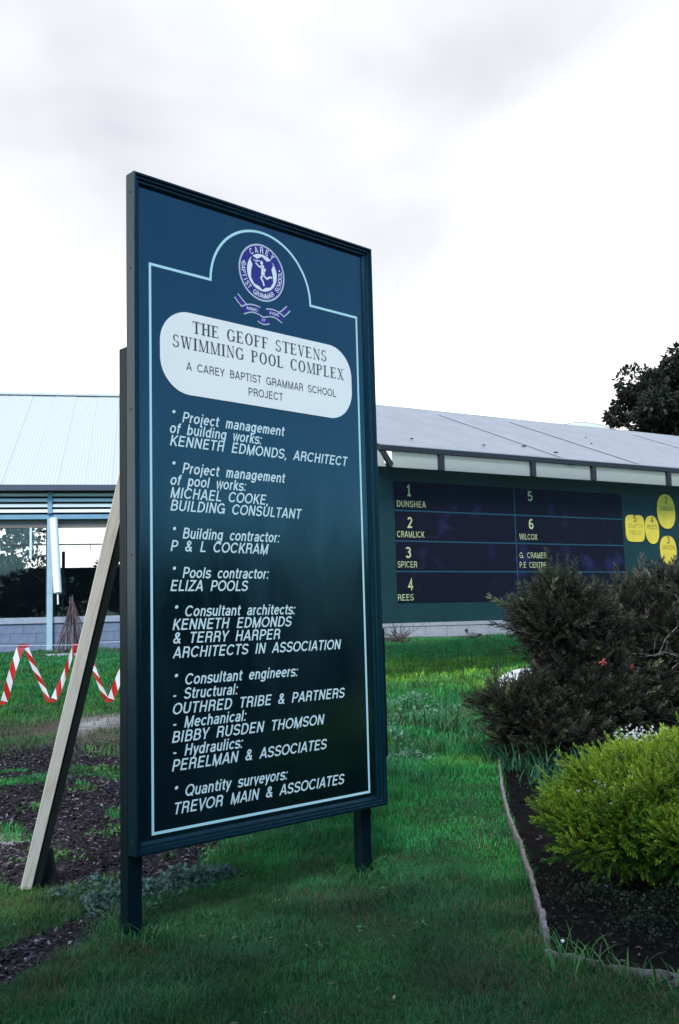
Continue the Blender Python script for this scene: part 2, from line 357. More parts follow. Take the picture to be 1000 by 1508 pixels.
def flat(pts, y, mb=None, mi=0):
    """flat polygon facing -y"""
    mb = mb or MB(); vv = [(a, y, b) for a, b in pts]
    ar = sum(pts[i][0]*pts[(i+1) % len(pts)][1] - pts[(i+1) % len(pts)][0]*pts[i][1] for i in range(len(pts)))
    mb.add(vv, [tuple(range(len(pts)))] if ar > 0 else [tuple(range(len(pts)-1, -1, -1))], mi); return mb
def stroke(pts, w, y, mb=None, closed=False):
    mb = mb or MB(); n = len(pts); P = [Vector(p) for p in pts]; Lf, Rt = [], []
    for i in range(n):
        a = P[(i-1) % n] if (closed or i > 0) else P[i]; c = P[(i+1) % n] if (closed or i < n-1) else P[i]
        d1 = (P[i] - a); d2 = (c - P[i])
        if d1.length < 1e-9: d1 = d2
        if d2.length < 1e-9: d2 = d1
        d1.normalize(); d2.normalize(); n1 = Vector((-d1.y, d1.x)); n2 = Vector((-d2.y, d2.x)); m_ = (n1 + n2); m_.normalize()
        k = w / 2 / max(.35, m_.dot(n1)); Lf.append(P[i] + m_ * k); Rt.append(P[i] - m_ * k)
    for i in range(n if closed else n - 1):
        j = (i + 1) % n; flat([tuple(Rt[i]), tuple(Rt[j]), tuple(Lf[j]), tuple(Lf[i])], y, mb)
    return mb
def ell(cx, cz, rx, rz, n=40, a0=0, a1=360):
    return [(cx + rx*math.cos(R(a0 + (a1-a0)*i/n)), cz + rz*math.sin(R(a0 + (a1-a0)*i/n))) for i in range(n if a1-a0 == 360 else n+1)]

def sans_glyph(ch):
    def arc(cx, cy, rx, ry, a0, a1, n=None):
        n = n or max(3, int(abs(a1-a0)/20)); return [(cx+rx*math.cos(R(a0+(a1-a0)*i/n)), cy+ry*math.sin(R(a0+(a1-a0)*i/n))) for i in range(n+1)]
    b, T, X = .07, .93, .67
    st = lambda x, y0=0, y1=1: [(x, y0), (x, y1)]
    S_ = lambda k, w, cx: [[(x*w+cx, y*k) for x, y in arc(0, .72, .25, .215, 15, 240)[:]] + [(x*w+cx, y*k) for x, y in arc(0, .28, .27, .215, 60, -165)]]
    G = {
     'A': ([[(.06,0),(.37,1)], [(.68,0),(.37,1)], [(.17,.30),(.57,.30)]], .74),
     'B': ([st(.14), [(.14,T),(.40,T)]+arc(.40,.735,.19,.195,90,-90)+[(.14,.54)], [(.14,.54),(.43,.54)]+arc(.43,.305,.21,.235,90,-90)+[(.14,b)]], .73),
     'C': ([arc(.42,.5,.34,.43,38,322)], .80), 'D': ([st(.14), [(.14,T),(.36,T)]+arc(.36,.5,.32,.43,90,-90)+[(.14,b)]], .78),
     'E': ([st(.14), [(.14,T),(.62,T)], [(.14,.52),(.58,.52)], [(.14,b),(.64,b)]], .70), 'F': ([st(.14), [(.14,T),(.60,T)], [(.14,.50),(.54,.50)]], .64),
     'G': ([arc(.42,.5,.34,.43,38,335), [(.46,.46),(.75,.46),(.75,0)]], .84), 'H': ([st(.14), st(.63), [(.14,.52),(.63,.52)]], .78), 'I': ([st(.14)], .29),
     'J': ([[(.43,1),(.43,.26)]+arc(.255,.26,.175,.19,0,-180)], .55), 'K': ([st(.14), [(.14,.33),(.62,1)], [(.30,.55),(.66,0)]], .71), 'L': ([st(.14), [(.14,b),(.58,b)]], .60),
     'M': ([st(.13), st(.77), [(.13,.96),(.45,.02),(.77,.96)]], .91), 'N': ([st(.13), st(.63), [(.13,.97),(.63,.03)]], .77), 'O': ([arc(.42,.5,.35,.43,0,360,24)], .85),
     'P': ([st(.14), [(.14,T),(.40,T)]+arc(.40,.69,.21,.24,90,-90)+[(.14,.45)]], .69), 'Q': ([arc(.42,.5,.35,.43,0,360,24), [(.50,.25),(.76,-.02)]], .85),
     'R': ([st(.14), [(.14,T),(.42,T)]+arc(.42,.71,.19,.22,90,-90)+[(.14,.49)], [(.42,.49)]+arc(.46,.33,.15,.15,80,0)+[(.63,0)]], .75),
     'S': (S_(1, 1, .34), .69), 'T': ([st(.32), [(.02,T),(.62,T)]], .64), 'U': ([[(.13,1),(.13,.32)]+arc(.38,.32,.25,.25,180,360)+[(.63,1)]], .77),
     'V': ([[(.05,1),(.33,.02),(.61,1)]], .66), 'W': ([[(.04,1),(.24,.02),(.45,.98),(.66,.02),(.86,1)]], .90), 'X': ([[(.06,0),(.60,1)], [(.60,0),(.06,1)]], .66),
     'Y': ([[(.05,1),(.33,.42),(.61,1)], st(.33,0,.42)], .66), 'Z': ([[(.06,T),(.58,T),(.06,b),(.60,b)]], .65),
     '&': ([arc(.30,.77,.15,.16,0,360,14), [(.20,.66),(.66,.0)], [(.36,.62)]+arc(.29,.26,.21,.19,120,330)+[(.60,.44)]], .74),
     'a': ([arc(.29,.50,.18,.17,165,0)+[(.47,0)], [(.47,.42)]+arc(.25,.22,.16,.16,80,280)+[(.40,.14),(.47,.22)]], .58), 'b': ([st(.12), arc(.33,.37,.20,.30,0,360,16)], .62),
     'c': ([arc(.31,.37,.22,.30,42,318)], .56), 'd': ([st(.50), arc(.29,.37,.20,.30,0,360,16)], .63), 'e': ([[(.09,.38),(.53,.38)], arc(.31,.37,.22,.30,0,318)], .60),
     'f': ([[(.17,0),(.17,.78)]+arc(.30,.80,.13,.13,180,90)+[(.36,.93)], [(.02,X),(.36,X)]], .34), 'g': ([[(.50,.74),(.50,-.03)]+arc(.29,-.03,.21,.17,0,-160), arc(.29,.37,.20,.30,0,360,16)], .63),
     'h': ([st(.12), [(.12,.42)]+arc(.30,.45,.18,.22,170,0)+[(.48,0)]], .60), 'i': ([st(.12,0,.74), st(.12,.86,1)], .26), 'k': ([st(.12), [(.12,.24),(.45,.74)], [(.24,.42),(.49,0)]], .54), 'l': ([st(.12)], .26), 'j': ([[(.14,.74),(.14,-.08)]+arc(.06,-.08,.08,.12,0,-90), st(.14,.86,1)], .27),
     'm': ([st(.12,0,.74), [(.12,.45)]+arc(.26,.48,.14,.19,170,0)+[(.40,0)], [(.40,.45)]+arc(.545,.48,.145,.19,170,0)+[(.69,0)]], .82), 'n': ([st(.12,0,.74), [(.12,.42)]+arc(.30,.45,.18,.22,170,0)+[(.48,0)]], .60),
     'o': ([arc(.31,.37,.23,.30,0,360,18)], .63), 'p': ([st(.12,-.25,.74), arc(.33,.37,.20,.30,0,360,16)], .62), 'r': ([st(.12,0,.74), [(.12,.40)]+arc(.29,.47,.17,.20,170,80)], .38),
     's': (S_(.74, .82, .28), .54), 't': ([[(.17,.93),(.17,.20)]+arc(.29,.20,.12,.13,180,275)+[(.36,b)], [(.02,X),(.36,X)]], .37), 'u': ([[(.12,.74),(.12,.28)]+arc(.30,.28,.18,.21,180,350), st(.48,0,.74)], .60),
     'v': ([[(.05,.74),(.25,.02),(.45,.74)]], .50), 'w': ([[(.04,.74),(.19,.02),(.35,.72),(.51,.02),(.66,.74)]], .70), 'y': ([[(.05,.74),(.25,.04)], [(.45,.74),(.22,-.10)]+arc(.13,-.07,.10,.10,-30,-100)], .50),
     ',': ([[(.12,.13),(.12,0),(.07,-.15)]], .28), '.': ([st(.12,0,.14)], .28), ':': ([st(.12,0,.14), st(.12,.58,.72)], .28), '-': ([[(.04,.33),(.32,.33)]], .36),
     '*': ([[(.20,.72),(.20,1.02)], [(.07,.795),(.33,.945)], [(.07,.945),(.33,.795)]], .40), ' ': ([], .46),
     '1': ([[(.12,.80),(.30,.96),(.30,0)], [(.12,b),(.50,b)]], .56), '2': ([arc(.31,.70,.23,.235,165,-30)+[(.08,b),(.58,b)]], .62), '3': ([arc(.28,.735,.21,.20,150,-90), arc(.28,.30,.24,.235,90,-150)], .58),
     '4': ([[(.42,0),(.42,.96),(.06,.30),(.60,.30)]], .64), '5': ([[(.54,T),(.14,T),(.11,.52)]+arc(.30,.33,.24,.26,135,-150)], .60), '6': ([arc(.32,.32,.23,.25,0,360,16), [(.09,.34)]+arc(.36,.60,.26,.33,170,60)], .62)}
    return G[ch]
def sans_mesh(body, cap, width=None, shear=0.0, wt=.142, gap=.045, wordspace=1.35):
    mb = MB(); cx = 0; xs0, k = [], 0
    for ch in body:
        P, w = sans_glyph(ch)
        for p in P:
            n0 = len(mb.v); closed = len(p) > 8 and (Vector(p[0])-Vector(p[-1])).length < .01
            stroke([(x+cx, y) for x, y in (p[:-1] if closed else p)], wt, -.00002*(k % 5), mb, closed=closed); k += 1
        cx += w*(wordspace if ch == ' ' else 1) + gap
    xmin = min(v[0] for v in mb.v); xmax = max(v[0] for v in mb.v); sc = cap; sx = width/(xmax-xmin+shear) if width else cap
    mb.v = [((x-xmin+shear*z)*sx, y, z*sc) for x, y, z in mb.v]
    return mb
def put_sans(body, x, y, z, parent, m, cap, width=None, **kw): return sans_mesh(body, cap, width, **kw).build('lettering', m, parent, loc=(x, y, z))
# ================================================================== GROUND
def bed_mask(x, y):      # 1 inside the planting bed (right of the timber edging)
    ex = np.interp(y, [3.0, 3.4, 3.74, 3.9, 4.5, 5.19, 6.3, 7.66, 9.0], [1.9, 1.05, .70, .735, .80, .885, .98, 1.16, 1.45])
    return sstep(-.015, .03, x - ex) * sstep(-.06, 0, 10.0 + .2*np.sin(x*3) - y) * sstep(3.4 - .33*(x-1.05) - .03, 3.4 - .33*(x-1.05) + .03, y)
def strip_mask(x, y):    # dark bare strip running out of the left foreground
    d = y - (3.78 + (x + 1.26) * 2.05); w = .22 + .10 * vnoise(x, y, .18, 5)
    return sstep(0, .14, w + .12 - np.abs(d)) * sstep(-.95, -1.12, x) 
def mulch_mask(x, y):
    n1 = vnoise(x, y, .55, 1); n2 = vnoise(x, y, .2, 2)
    e = sstep(4.66, 4.86, y + .12*n2) * sstep(9.6, 8.7, y + .6*n1) * sstep(-.62, -.78, x - (y - 5) * .02 + .1*n2)
    patch = .85*sstep(.65, .77, .62*n1 + .38*n2 + .10*np.exp(-((x+1.5)**2 + (y-6.9)**2)/.25)) 
    return e * (1 - .92*patch)
def bare_mask(x, y):     # worn, brownish lawn further up on the left
    n1 = vnoise(x, y, .5, 3); n2 = vnoise(x, y, .22, 4)
    e = sstep(8.2, 8.8, y) * sstep(12.0, 10.6, y + n1) * sstep(-.9, -1.3, x)
    spot = sstep(.62, .75, .5*n1 + .5*n2) * sstep(10, 11, y) * sstep(18, 14, y) * sstep(-.8, -1.3, x)
    sand = np.exp(-((x + 2.55)**2/.25 + (y - 10.45)**2/.5))
    wallb = sstep(21.0, 22.2, y - .19*(x + 1)) * sstep(.3, .6, n1)
    return np.clip(.80*e*(.50 + .6*n1) + .6*spot + sand + .8*wallb, 0, 1)
xs = np.unique(np.concatenate([np.linspace(-400, -60, 8), np.linspace(-60, -9, 18), np.linspace(-9, -3.2, 24), np.linspace(-3.2, 3.2, 118), np.linspace(3.2, 9, 24), np.linspace(9, 60, 18), np.linspace(60, 400, 8)]))
ys = np.unique(np.concatenate([np.linspace(-300, -20, 8), np.linspace(-20, 2, 12), np.linspace(2, 11, 170), np.linspace(11, 26, 90), np.linspace(26, 60, 15), np.linspace(60, 900, 14)]))
GX, GY = np.meshgrid(xs, ys); X, Y = GX.ravel(), GY.ravel()
mm = np.maximum(mulch_mask(X, Y), strip_mask(X, Y)); bm = bed_mask(X, Y); br = bare_mask(X, Y)
Z = ground(X, Y) + .012*(vnoise(X, Y, .25, 9)-.5)*(Y < 26) - .02*np.maximum(mm*.6, bm*1.6)
cl = np.array([.020, .060, .020]); cm = np.array([.026, .021, .027]); cb = np.array([.004, .0034, .0036]); cbr = np.array([.075, .058, .045]); csand = np.array([.36, .34, .33])  # cb: near-black bed soil, with the shade under the shrubs painted in
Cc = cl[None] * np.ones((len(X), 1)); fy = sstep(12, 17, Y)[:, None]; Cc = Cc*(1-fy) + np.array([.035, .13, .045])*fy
Cc = Cc*(1-br[:, None]) + cbr*br[:, None]; Cc = Cc*(1-mm[:, None]) + cm*mm[:, None]; Cc = Cc*(1-bm[:, None]) + cb*bm[:, None]
sd_ = (np.exp(-((X+2.55)**2/.06 + (Y-10.45)**2/.35)) + .8*np.exp(-((X+1.95)**2/.10 + (Y-5.75)**2/.10)) + .7*np.exp(-((X+1.75)**2/.05 + (Y-5.25)**2/.05)))*(.5+.9*vnoise(X, Y, .12, 8)); sd_ = np.clip(sd_, 0, 1)[:, None]
Cc = Cc*(1-sd_) + csand*sd_
nx, ny = len(xs), len(ys); ii, jj = np.meshgrid(np.arange(nx-1), np.arange(ny-1)); b0 = (jj*nx + ii).ravel()
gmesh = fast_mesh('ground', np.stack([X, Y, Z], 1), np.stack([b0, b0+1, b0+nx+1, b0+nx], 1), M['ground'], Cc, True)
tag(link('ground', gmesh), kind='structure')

# ================================================================== PAVILION
PA = R(11)
pav = empty('pavilion', (-6.3, 22.45, 0), PA, label='long low pavilion with pale ribbed metal roof and louvred fascia behind the sign', cat='building')
PS0, PS1 = -7.0, 5.2           # along its front
zc = .60                        # ground level there
# roof sheets (parts)
def sheet_mesh(w, run, z0, z1, ribs, depth, m, name, y0=0):
    mb = MB(); n = ribs * 2; xs_ = [w * i / n for i in range(n + 1)]
    vv = []
    for i, x in enumerate(xs_): vv.append((x, y0, z0 + (depth if i % 2 else 0)))
    for i, x in enumerate(xs_): vv.append((x, y0 + run, z1 + (depth if i % 2 else 0)))
    k = n + 1
    mb.add(vv, [(i, i+1, i+1+k, i+k) for i in range(n)])
    mb.add([(0, y0, z0), (w, y0, z0), (w, y0+run, z1), (0, y0+run, z1)], [])
    # underside
    mb.add([(0, y0, z0-.02), (w, y0, z0-.02), (w, y0+run, z1-.02), (0, y0+run, z1-.02)], [(3, 2, 1, 0)])
    return mb.mesh(name, m)
sm = sheet_mesh(.60, 6.35, 4.30, 7.80, 8, .009, M['roof_white'], 'roof_sheet', -.35)
sm2 = sheet_mesh(.60, 6.0, 7.80, 4.70, 8, .009, M['roof_white'], 'roof_sheet_back', 6.0)
x = PS0 - .3; i = 0
while x < PS1 + .2:
    link('roof_sheet', sm, pav, (x, 0, .006 * (i % 2))); link('roof_sheet', sm2, pav, (x, 0, .006 * (i % 2))); x += .602; i += 1
MB().box(PS0-.3, PS1+.3, 5.88, 6.12, 7.80, 7.86).build('ridge_cap', M['roof_white'], pav)
MB().box(PS0-.3, PS1+.3, -.46, -.33, 4.21, 4.335).build('gutter', M['gutter'], pav)
MB().box(PS0-.3, PS1+.3, .02, .10, 3.72, 4.26).build('fascia_backing', M['dark'], pav)
for k in range(4):
    zz = 4.145 - k * .122
    MB().add([(PS0-.3, -.16, zz-.035), (PS1+.3, -.16, zz-.035), (PS1+.3, -.145, zz+.035), (PS0-.3, -.145, zz+.035),
              (PS0-.3, -.05, zz+.01), (PS1+.3, -.05, zz+.01), (PS1+.3, -.05, zz+.05), (PS0-.3, -.05, zz+.05)],
             [(0,1,2,3), (3,2,6,7), (7,6,5,4), (4,5,1,0), (0,3,7,4), (1,5,6,2)]).build('louvre_slat', M['slat'], pav)
MB().box(PS0-.3, PS1+.3, -.12, 0.02, 3.60, 3.70).build('fascia_beam', M['bluepaint'], pav)
MB().box(PS0, PS1, .02, .14, 3.42, 3.60).build('window_header', M['soffit'], pav)
MB().box(PS0, PS1, 11.85, 12, 4.60, 4.72).build('soffit', M['soffit'], pav)
# dado wall: cap and blocks; carries on past the pavilion as a low wall
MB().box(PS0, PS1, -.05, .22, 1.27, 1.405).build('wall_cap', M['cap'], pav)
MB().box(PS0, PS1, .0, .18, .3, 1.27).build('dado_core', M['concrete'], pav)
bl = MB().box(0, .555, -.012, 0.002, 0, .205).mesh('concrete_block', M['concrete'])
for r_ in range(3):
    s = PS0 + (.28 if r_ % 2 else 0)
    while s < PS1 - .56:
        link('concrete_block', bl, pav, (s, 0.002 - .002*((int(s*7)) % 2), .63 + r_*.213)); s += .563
# columns: pale blue posts with joint brackets
for s in (-3.9, -.245, 2.9):
    MB().box(s-.062, s+.062, -.13, -.012, .55, 3.60).build('column', M['colblue'], pav)
    MB().box(s-.05, s+.05, -.20, -.15, 3.72, 4.2).build('fascia_bracket', M['bluepaint'], pav)
def strut(s, o):
    a = Vector((s - .163, -.20, 3.60)); b_ = Vector((s - .035, -.55, 1.92)); MB().tube([a, b_], [.09, .09], 12).build('raking_strut', M['whitepaint'], pav, smooth=False)
    MB().tube([b_, b_ + Vector((.01, -.02, -.25))], [.02, .02], 6).build('strut_foot', M['whitepaint'], pav)
strut(0, 0)
# glazing: panes, rails, mullions
for a, b_ in ((-3.83, -.31), (-.18, 2.83), (2.97, 5.1), (-7, -3.97)):
    wn = MB().box(a, a+.035, .03, .09, 1.405, 3.42).box(b_-.035, b_, .03, .09, 1.405, 3.42).box(a+.035, b_-.035, .03, .09, 3.02, 3.045).build('window', M['blackiron'], pav)
    MB().box(a+.035, b_-.035, .055, .061, 1.405, 3.02).build('pane', M['glass'], wn); MB().box(a+.035, b_-.035, .055, .061, 3.045, 3.42).build('pane', M['glass'], wn)
MB().box(-.70, -.655, .02, .095, 2.72, 3.42).build('mullion', M['slat'], pav)
MB().box(.62, .63, .02, .095, 2.9, 3.03).build('mullion', M['blackiron'], pav)
# inside: rear wall low, open band above
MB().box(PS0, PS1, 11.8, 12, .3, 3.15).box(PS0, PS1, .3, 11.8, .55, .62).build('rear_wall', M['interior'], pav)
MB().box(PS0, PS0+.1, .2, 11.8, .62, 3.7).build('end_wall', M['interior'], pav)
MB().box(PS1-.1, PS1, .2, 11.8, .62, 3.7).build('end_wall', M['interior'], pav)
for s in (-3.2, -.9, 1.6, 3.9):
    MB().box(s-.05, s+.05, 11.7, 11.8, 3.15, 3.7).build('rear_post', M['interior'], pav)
# low wall continuing to the right
lw = empty('low_concrete_wall', (-6.3, 22.45, 0), PA, label='low pale concrete wall seen beneath the scoreboard', cat='wall')
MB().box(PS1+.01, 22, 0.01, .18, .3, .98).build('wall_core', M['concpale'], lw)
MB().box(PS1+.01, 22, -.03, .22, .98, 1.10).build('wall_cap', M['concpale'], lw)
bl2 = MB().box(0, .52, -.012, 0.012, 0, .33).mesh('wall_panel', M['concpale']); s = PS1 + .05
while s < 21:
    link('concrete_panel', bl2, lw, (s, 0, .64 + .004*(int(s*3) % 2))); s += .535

# ================================================================== SCOREBOARD SHELTER
BA = R(31)
sh = empty('shelter', (0.538, 13.0, 0), BA, label='open shelter with a grey blue sheet roof over the scoreboard', cat='shelter')
# roof: seven wide sheets
SW = 1.62
rs = MB().add([(0, -.02, 3.50), (SW+.01, -.02, 3.50), (SW+.01, 3.5, 4.93), (0, 3.5, 4.93), (0, -.02, 3.485), (SW+.01, -.02, 3.485), (SW+.01, 3.5, 4.915), (0, 3.5, 4.915)],
              [(0,1,2,3), (7,6,5,4), (0,4,5,1), (1,5,6,2), (2,6,7,3), (3,7,4,0)]).mesh('roof_sheet', M['roof_blue'])
for k in range(8):
    link('roof_sheet', rs, sh, (.02 + k*SW, 0, .0015*(k % 2)))
    if k in (2, 3, 5): MB().add([(.02+k*SW-.03, .0, 3.53), (.02+k*SW+.03, .0, 3.53), (.02+k*SW+.03, 3.0, 4.755), (.02+k*SW-.03, 3.0, 4.755)], [(0,1,2,3)]).build('joint_strip', M['ridge'], sh)
sc_ = MB()
for k in range(8):
    xx, yy = random.uniform(.2, 9), random.uniform(.1, 3.3); zz = 3.515 + yy*1.43/3.5 + .012; r_ = random.choice((.010, .014, .022))
    sc_.box(xx-r_*1.5, xx+r_*1.5, yy-r_, yy+r_, zz, zz+.012)
tag(sc_.build('roof_debris', M['duckblack'], sh), kind='stuff')
MB().box(0, 13, -.04, .04, 3.42, 3.485).build('eave_beam', M['blackiron'], sh)
MB().add([(0,0,3.40),(.07,0,3.40),(.07,3.5,4.83),(0,3.5,4.83),(0,0,3.48),(.07,0,3.48),(.07,3.5,4.91),(0,3.5,4.91)], [(0,3,2,1),(4,5,6,7),(0,1,5,4),(1,2,6,5),(2,3,7,6),(3,0,4,7)]).build('verge_beam', M['blackiron'], sh)
for s in (3.4, 6.6, 9.8, 12.9):
    MB().add([(s,0.04,3.38),(s+.06,0.04,3.38),(s+.06,3.5,4.80),(s,3.5,4.80),(s,0.04,3.46),(s+.06,0.04,3.46),(s+.06,3.5,4.89),(s,3.5,4.89)], [(0,3,2,1),(4,5,6,7),(0,1,5,4),(1,2,6,5),(2,3,7,6),(3,0,4,7)]).build('rafter', M['blackiron'], sh)
MB().box(0, 13, 3.42, 3.5, 4.80, 4.90).build('ridge_beam', M['blackiron'], sh)
MB().bar((.045, .0, 3.43), (.19, .0, 3.22), .07, .05, (1, 0, 0)).build('strut', M['blackiron'], sh)
for s in (1.014, 2.672, 3.883, 5.54, 7.2, 8.9): MB().box(s-.04, s+.04, -.035, .035, 3.20, 3.42).build('strut', M['blackiron'], sh)
prev = .17
for s in (1.014, 2.672, 3.883, 5.54, 7.2, 8.9):
    MB().box(prev+.045, s-.045, .012, .018, 3.205, 3.42).build('clerestory_panel', M['milky'], sh); prev = s
MB().add([(-.25, .012, 3.205), (.12, .012, 3.205), (.03, .012, 3.42), (-.25, .012, 3.42)], [(0,1,2,3)]).build('clerestory_panel', M['milky'], sh)
for s in (-.16, 5.4, 6.9, 9.9, 12.9): MB().box(s-.05, s+.05, .62, .72, .2, 3.60).build('post', M['blackiron'], sh)
for s in (0.03, 1.7, 6.2, 9.9, 12.9): MB().box(s-.05, s+.05, 3.36, 3.46, .2, 4.80).build('post', M['blackiron'], sh)

BK = 1.0414      # the board hangs .45 m behind the eave line
bd = empty('scoreboard', (0.560, 13.538, -.051), BA, label='big dark green and navy scoreboard with painted lane names and numbers', cat='scoreboard')
bd.scale = (BK, BK, BK)
MB().box(-.3, 9.2, -.03, .05, 1.135, 3.24).build('board', M['boardgreen'], bd)
MB().box(3.19, 3.25, -.03, .02, 3.24, 3.30).build('catch', M['blackiron'], bd)
rz = [3.02, 2.62, 2.215, 1.812, 1.395]
for c, (a, b_) in enumerate(((.205, 2.255), (2.275, 4.41))):
    for r_ in range(4):
        MB().box(a, b_, -.044, -.031, rz[r_+1]+.012, rz[r_]-.012).build('navy_panel', M['navypanel'], bd)
for z_ in rz[1:4]: MB().box(.19, 4.41, -.040, -.031, z_-.010, z_+.010).build('divider', M['tealline'], bd)
MB().box(2.256, 2.274, -.041, -.032, 1.40, 3.02).build('divider', M['tealline'], bd)
yb = -.0455
for tx, s, z_ in (('1', .40, 2.815), ('2', .385, 2.39), ('3', .35, 1.99), ('4', .365, 1.565), ('5', 2.52, 2.83), ('6', 2.515, 2.425)):
    put_sans(tx, s, yb, z_, bd, M['cream'], .145, .085 if tx != '1' else .065, wt=.15)
for tx, s, w, z_ in (('DUNSHEA', .235, .47, 2.668), ('CRAMLICK', .22, .445, 2.262), ('SPICER', .216, .31, 1.862), ('REES', .205, .25, 1.428), ('WILCOX', 2.325, .34, 2.27), ('G. CRAMER', 2.315, .505, 2.005), ('P.E CENTRE', 2.31, .505, 1.866)):
    put_sans(tx, s, yb, z_, bd, M['cream'], .084, w, wt=.115)
def card(cx, cz, rx, rz_, sq, num, word, word2, lab, tilt=0):
    o = empty('name_card', (0, 0, 0), 0, label=lab, cat='name card', group='yellow name cards hung on the scoreboard')
    c, s = math.cos(BA), math.sin(BA); o.location = (0.560 + BK*(cx*c + .034*s), 13.538 + BK*(cx*s - .034*c), -.051 + BK*cz); o.rotation_euler = (0, 0, BA); o.scale = (BK, BK, BK)
    pts = []
    for k in range(40):
        a = 2*math.pi*k/40; ca, sa = math.cos(a), math.sin(a); e = 2/sq
        pts.append((rx*math.copysign(abs(ca)**e, ca), rz_*math.copysign(abs(sa)**e, sa)))
    ct, st = math.cos(R(tilt)), math.sin(R(tilt)); pts = [(a*ct - b*st, a*st + b*ct) for a, b in pts]
    mb = MB(); n_ = len(pts); mb.add([(a, -.012, b) for a, b in pts] + [(a, -.002, b) for a, b in pts], [tuple(range(n_))] + [((i+1) % n_, i, i+n_, (i+1) % n_+n_) for i in range(n_)])
    mb.build('card', M['yellow'], o)
    put_sans(num, -.03, -.0135, rz_*.48, o, M['ink'], .11, .07, wt=.14)
    put_sans(word, -rx*.74, -.0135, rz_*.05 if not word2 else rz_*.02, o, M['inkfaint'] if word2 else M['ink'], .07, rx*1.48, wt=.10)
    if word2: put_sans(word2, -rx*.62, -.0135, -rz_*.48, o, M['inkfaint'], .07, rx*1.25, wt=.10)
card(4.68, 2.486, .205, .21, 4.5, '5', 'SMITH', 'FIELD', 'squarish yellow card with a black 5, leftmost on the green scoreboard end')
card(5.055, 2.472, .155, .222, 2.3, '4', 'REES', None, 'narrow oval yellow card with a black 4, beside the squarish one', 4)
card(5.40, 2.772, .205, .275, 2.3, '2', 'CRAMLICK', None, 'large oval yellow card with a black 2, highest on the scoreboard', 2)
card(5.40, 2.152, .185, .232, 2.4, '3', 'SPICER', None, 'oval yellow card with a black 3, lowest on the scoreboard', 2)

# distant pale vaulted roof just showing over the shelter
fb = empty('far_hall', (12.0, 48, 0), R(12), label='far pale vaulted roof barely showing above the shelter roof', cat='building')
mb = MB(); n_ = 12; pr = [(-3.2 + 6.4*i/n_, 9.45 + 1.0*math.sin(math.pi*i/n_)) for i in range(n_+1)]
mb.add([(a, 0, z_) for a, z_ in pr] + [(a, 14, z_) for a, z_ in pr], [(i, i+1, i+2+n_, i+1+n_) for i in range(n_)]); mb.build('roof', M['roof_white'], fb)
mb = MB(); mb.add([(a, .02, z_-.01) for a, z_ in pr] + [(3.2, .02, 0), (-3.2, .02, 0)], [tuple(range(n_+2, -1, -1))]).box(-3.2, 3.2, .1, 13.9, 0, 10.1).build('wall', M['whitepaint'], fb)

# ================================================================== FOLIAGE
def branch_tube(mb, a, b_, r0, r1, wob=.08, seg=4):
    a = Vector(a); b_ = Vector(b_); L_ = (b_-a).length
    pts = [a.lerp(b_, i/seg) + Vector((random.gauss(0, 1), random.gauss(0, 1), random.gauss(0, .6)))*wob*L_*(0 if i in (0, seg) else .5) for i in range(seg+1)]
    mb.tube(pts, [r0 + (r1-r0)*i/seg for i in range(seg+1)], 5, cap=False); return pts
def leaf_quad(w, l, bend=.15):
    T = np.array([[0, 0, 0], [w/2, 0, l*.45], [0, bend*l, l], [-w/2, 0, l*.45]]); return T, np.array([[0, 1, 2, 3]])
def crown_tree(name, loc, height, crown_r, trunk_h, ncl, nleaf, leaf, tint, labelkw, seed, squash=.8, clump=None):
    r = np.random.default_rng(seed); random.seed(seed)
    o = empty(name, loc, 0, **labelkw)
    tb = MB(); top = Vector((crown_r*.1, 0, height*.72)); branch_tube(tb, (0, 0, -.2), top, height*.028, height*.009, .05, 6)
    cents = []
    for k in range(ncl):
        d = r.normal(size=3); d /= np.linalg.norm(d); rad = crown_r*(.35 + .6*r.random()**.6)
        c = np.array([0, 0, (height + trunk_h)/2]) + d*np.array([rad, rad, (height-trunk_h)/2*.92*rad/crown_r]); cents.append(c)
        if k % 2 == 0: branch_tube(tb, (0, 0, trunk_h*(.75+.3*r.random())), tuple(c), height*.009, height*.003, .12, 5)
    tb.build('trunk', M['bark'], o, smooth=True)
    T, F = leaf_quad(leaf*.5, leaf)
    P, D, Cn = [], [], []
    cr = clump or crown_r*.28
    for c in cents:
        m_ = nleaf//ncl; q = r.normal(size=(m_, 3)); q /= np.linalg.norm(q, axis=1, keepdims=True); rr = cr*(.55+.5*r.random())*(.5+.5*r.random(m_)**.5)
        P.append(c + q*rr[:, None]*np.array([1, 1, squash])); D.append(q + r.normal(size=(m_, 3))*.7 + [0, 0, -.3]); Cn.append(np.array(tint)[None]*(.6+.8*r.random())*(.7+.6*r.random((m_, 1))))
    P, D, Cn = np.concatenate(P), np.concatenate(D), np.concatenate(Cn)
    V, F2, C2 = scatter(T, F, P, D, r.random(len(P))*6.28, .7+.6*r.random(len(P)), Cn)
    me = fast_mesh('crown', V, F2, M['foliage'], C2); link('crown', me, o); return o
crown_tree('gum_tree', (17.3, 44, .8), 12.6, 4.9, 6.2, 110, 60000, .24, (.022, .026, .020), dict(label='dark gum tree rising beyond the shelter roof at right', cat='tree'), 3, clump=.85)
# trees behind the pavilion, seen through its glass
for k, (x_, y_, h_, r_) in enumerate(((-15.5, 44, 6.6, 2.6), )):
    crown_tree('garden_tree', (x_, y_, .7), h_, r_, 2.2, 26, 9000, .22, (.04, .045, .035), dict(label='broad tree seen through the leftmost pavilion window', cat='tree'), 20+k)
crown_tree('clipped_hedge', (-8, 42, .7), 2.4, 5.5, .2, 60, 16000, .25, (.02, .022, .016), dict(label='dark hedge seen through the right pavilion window', cat='hedge'), 31)
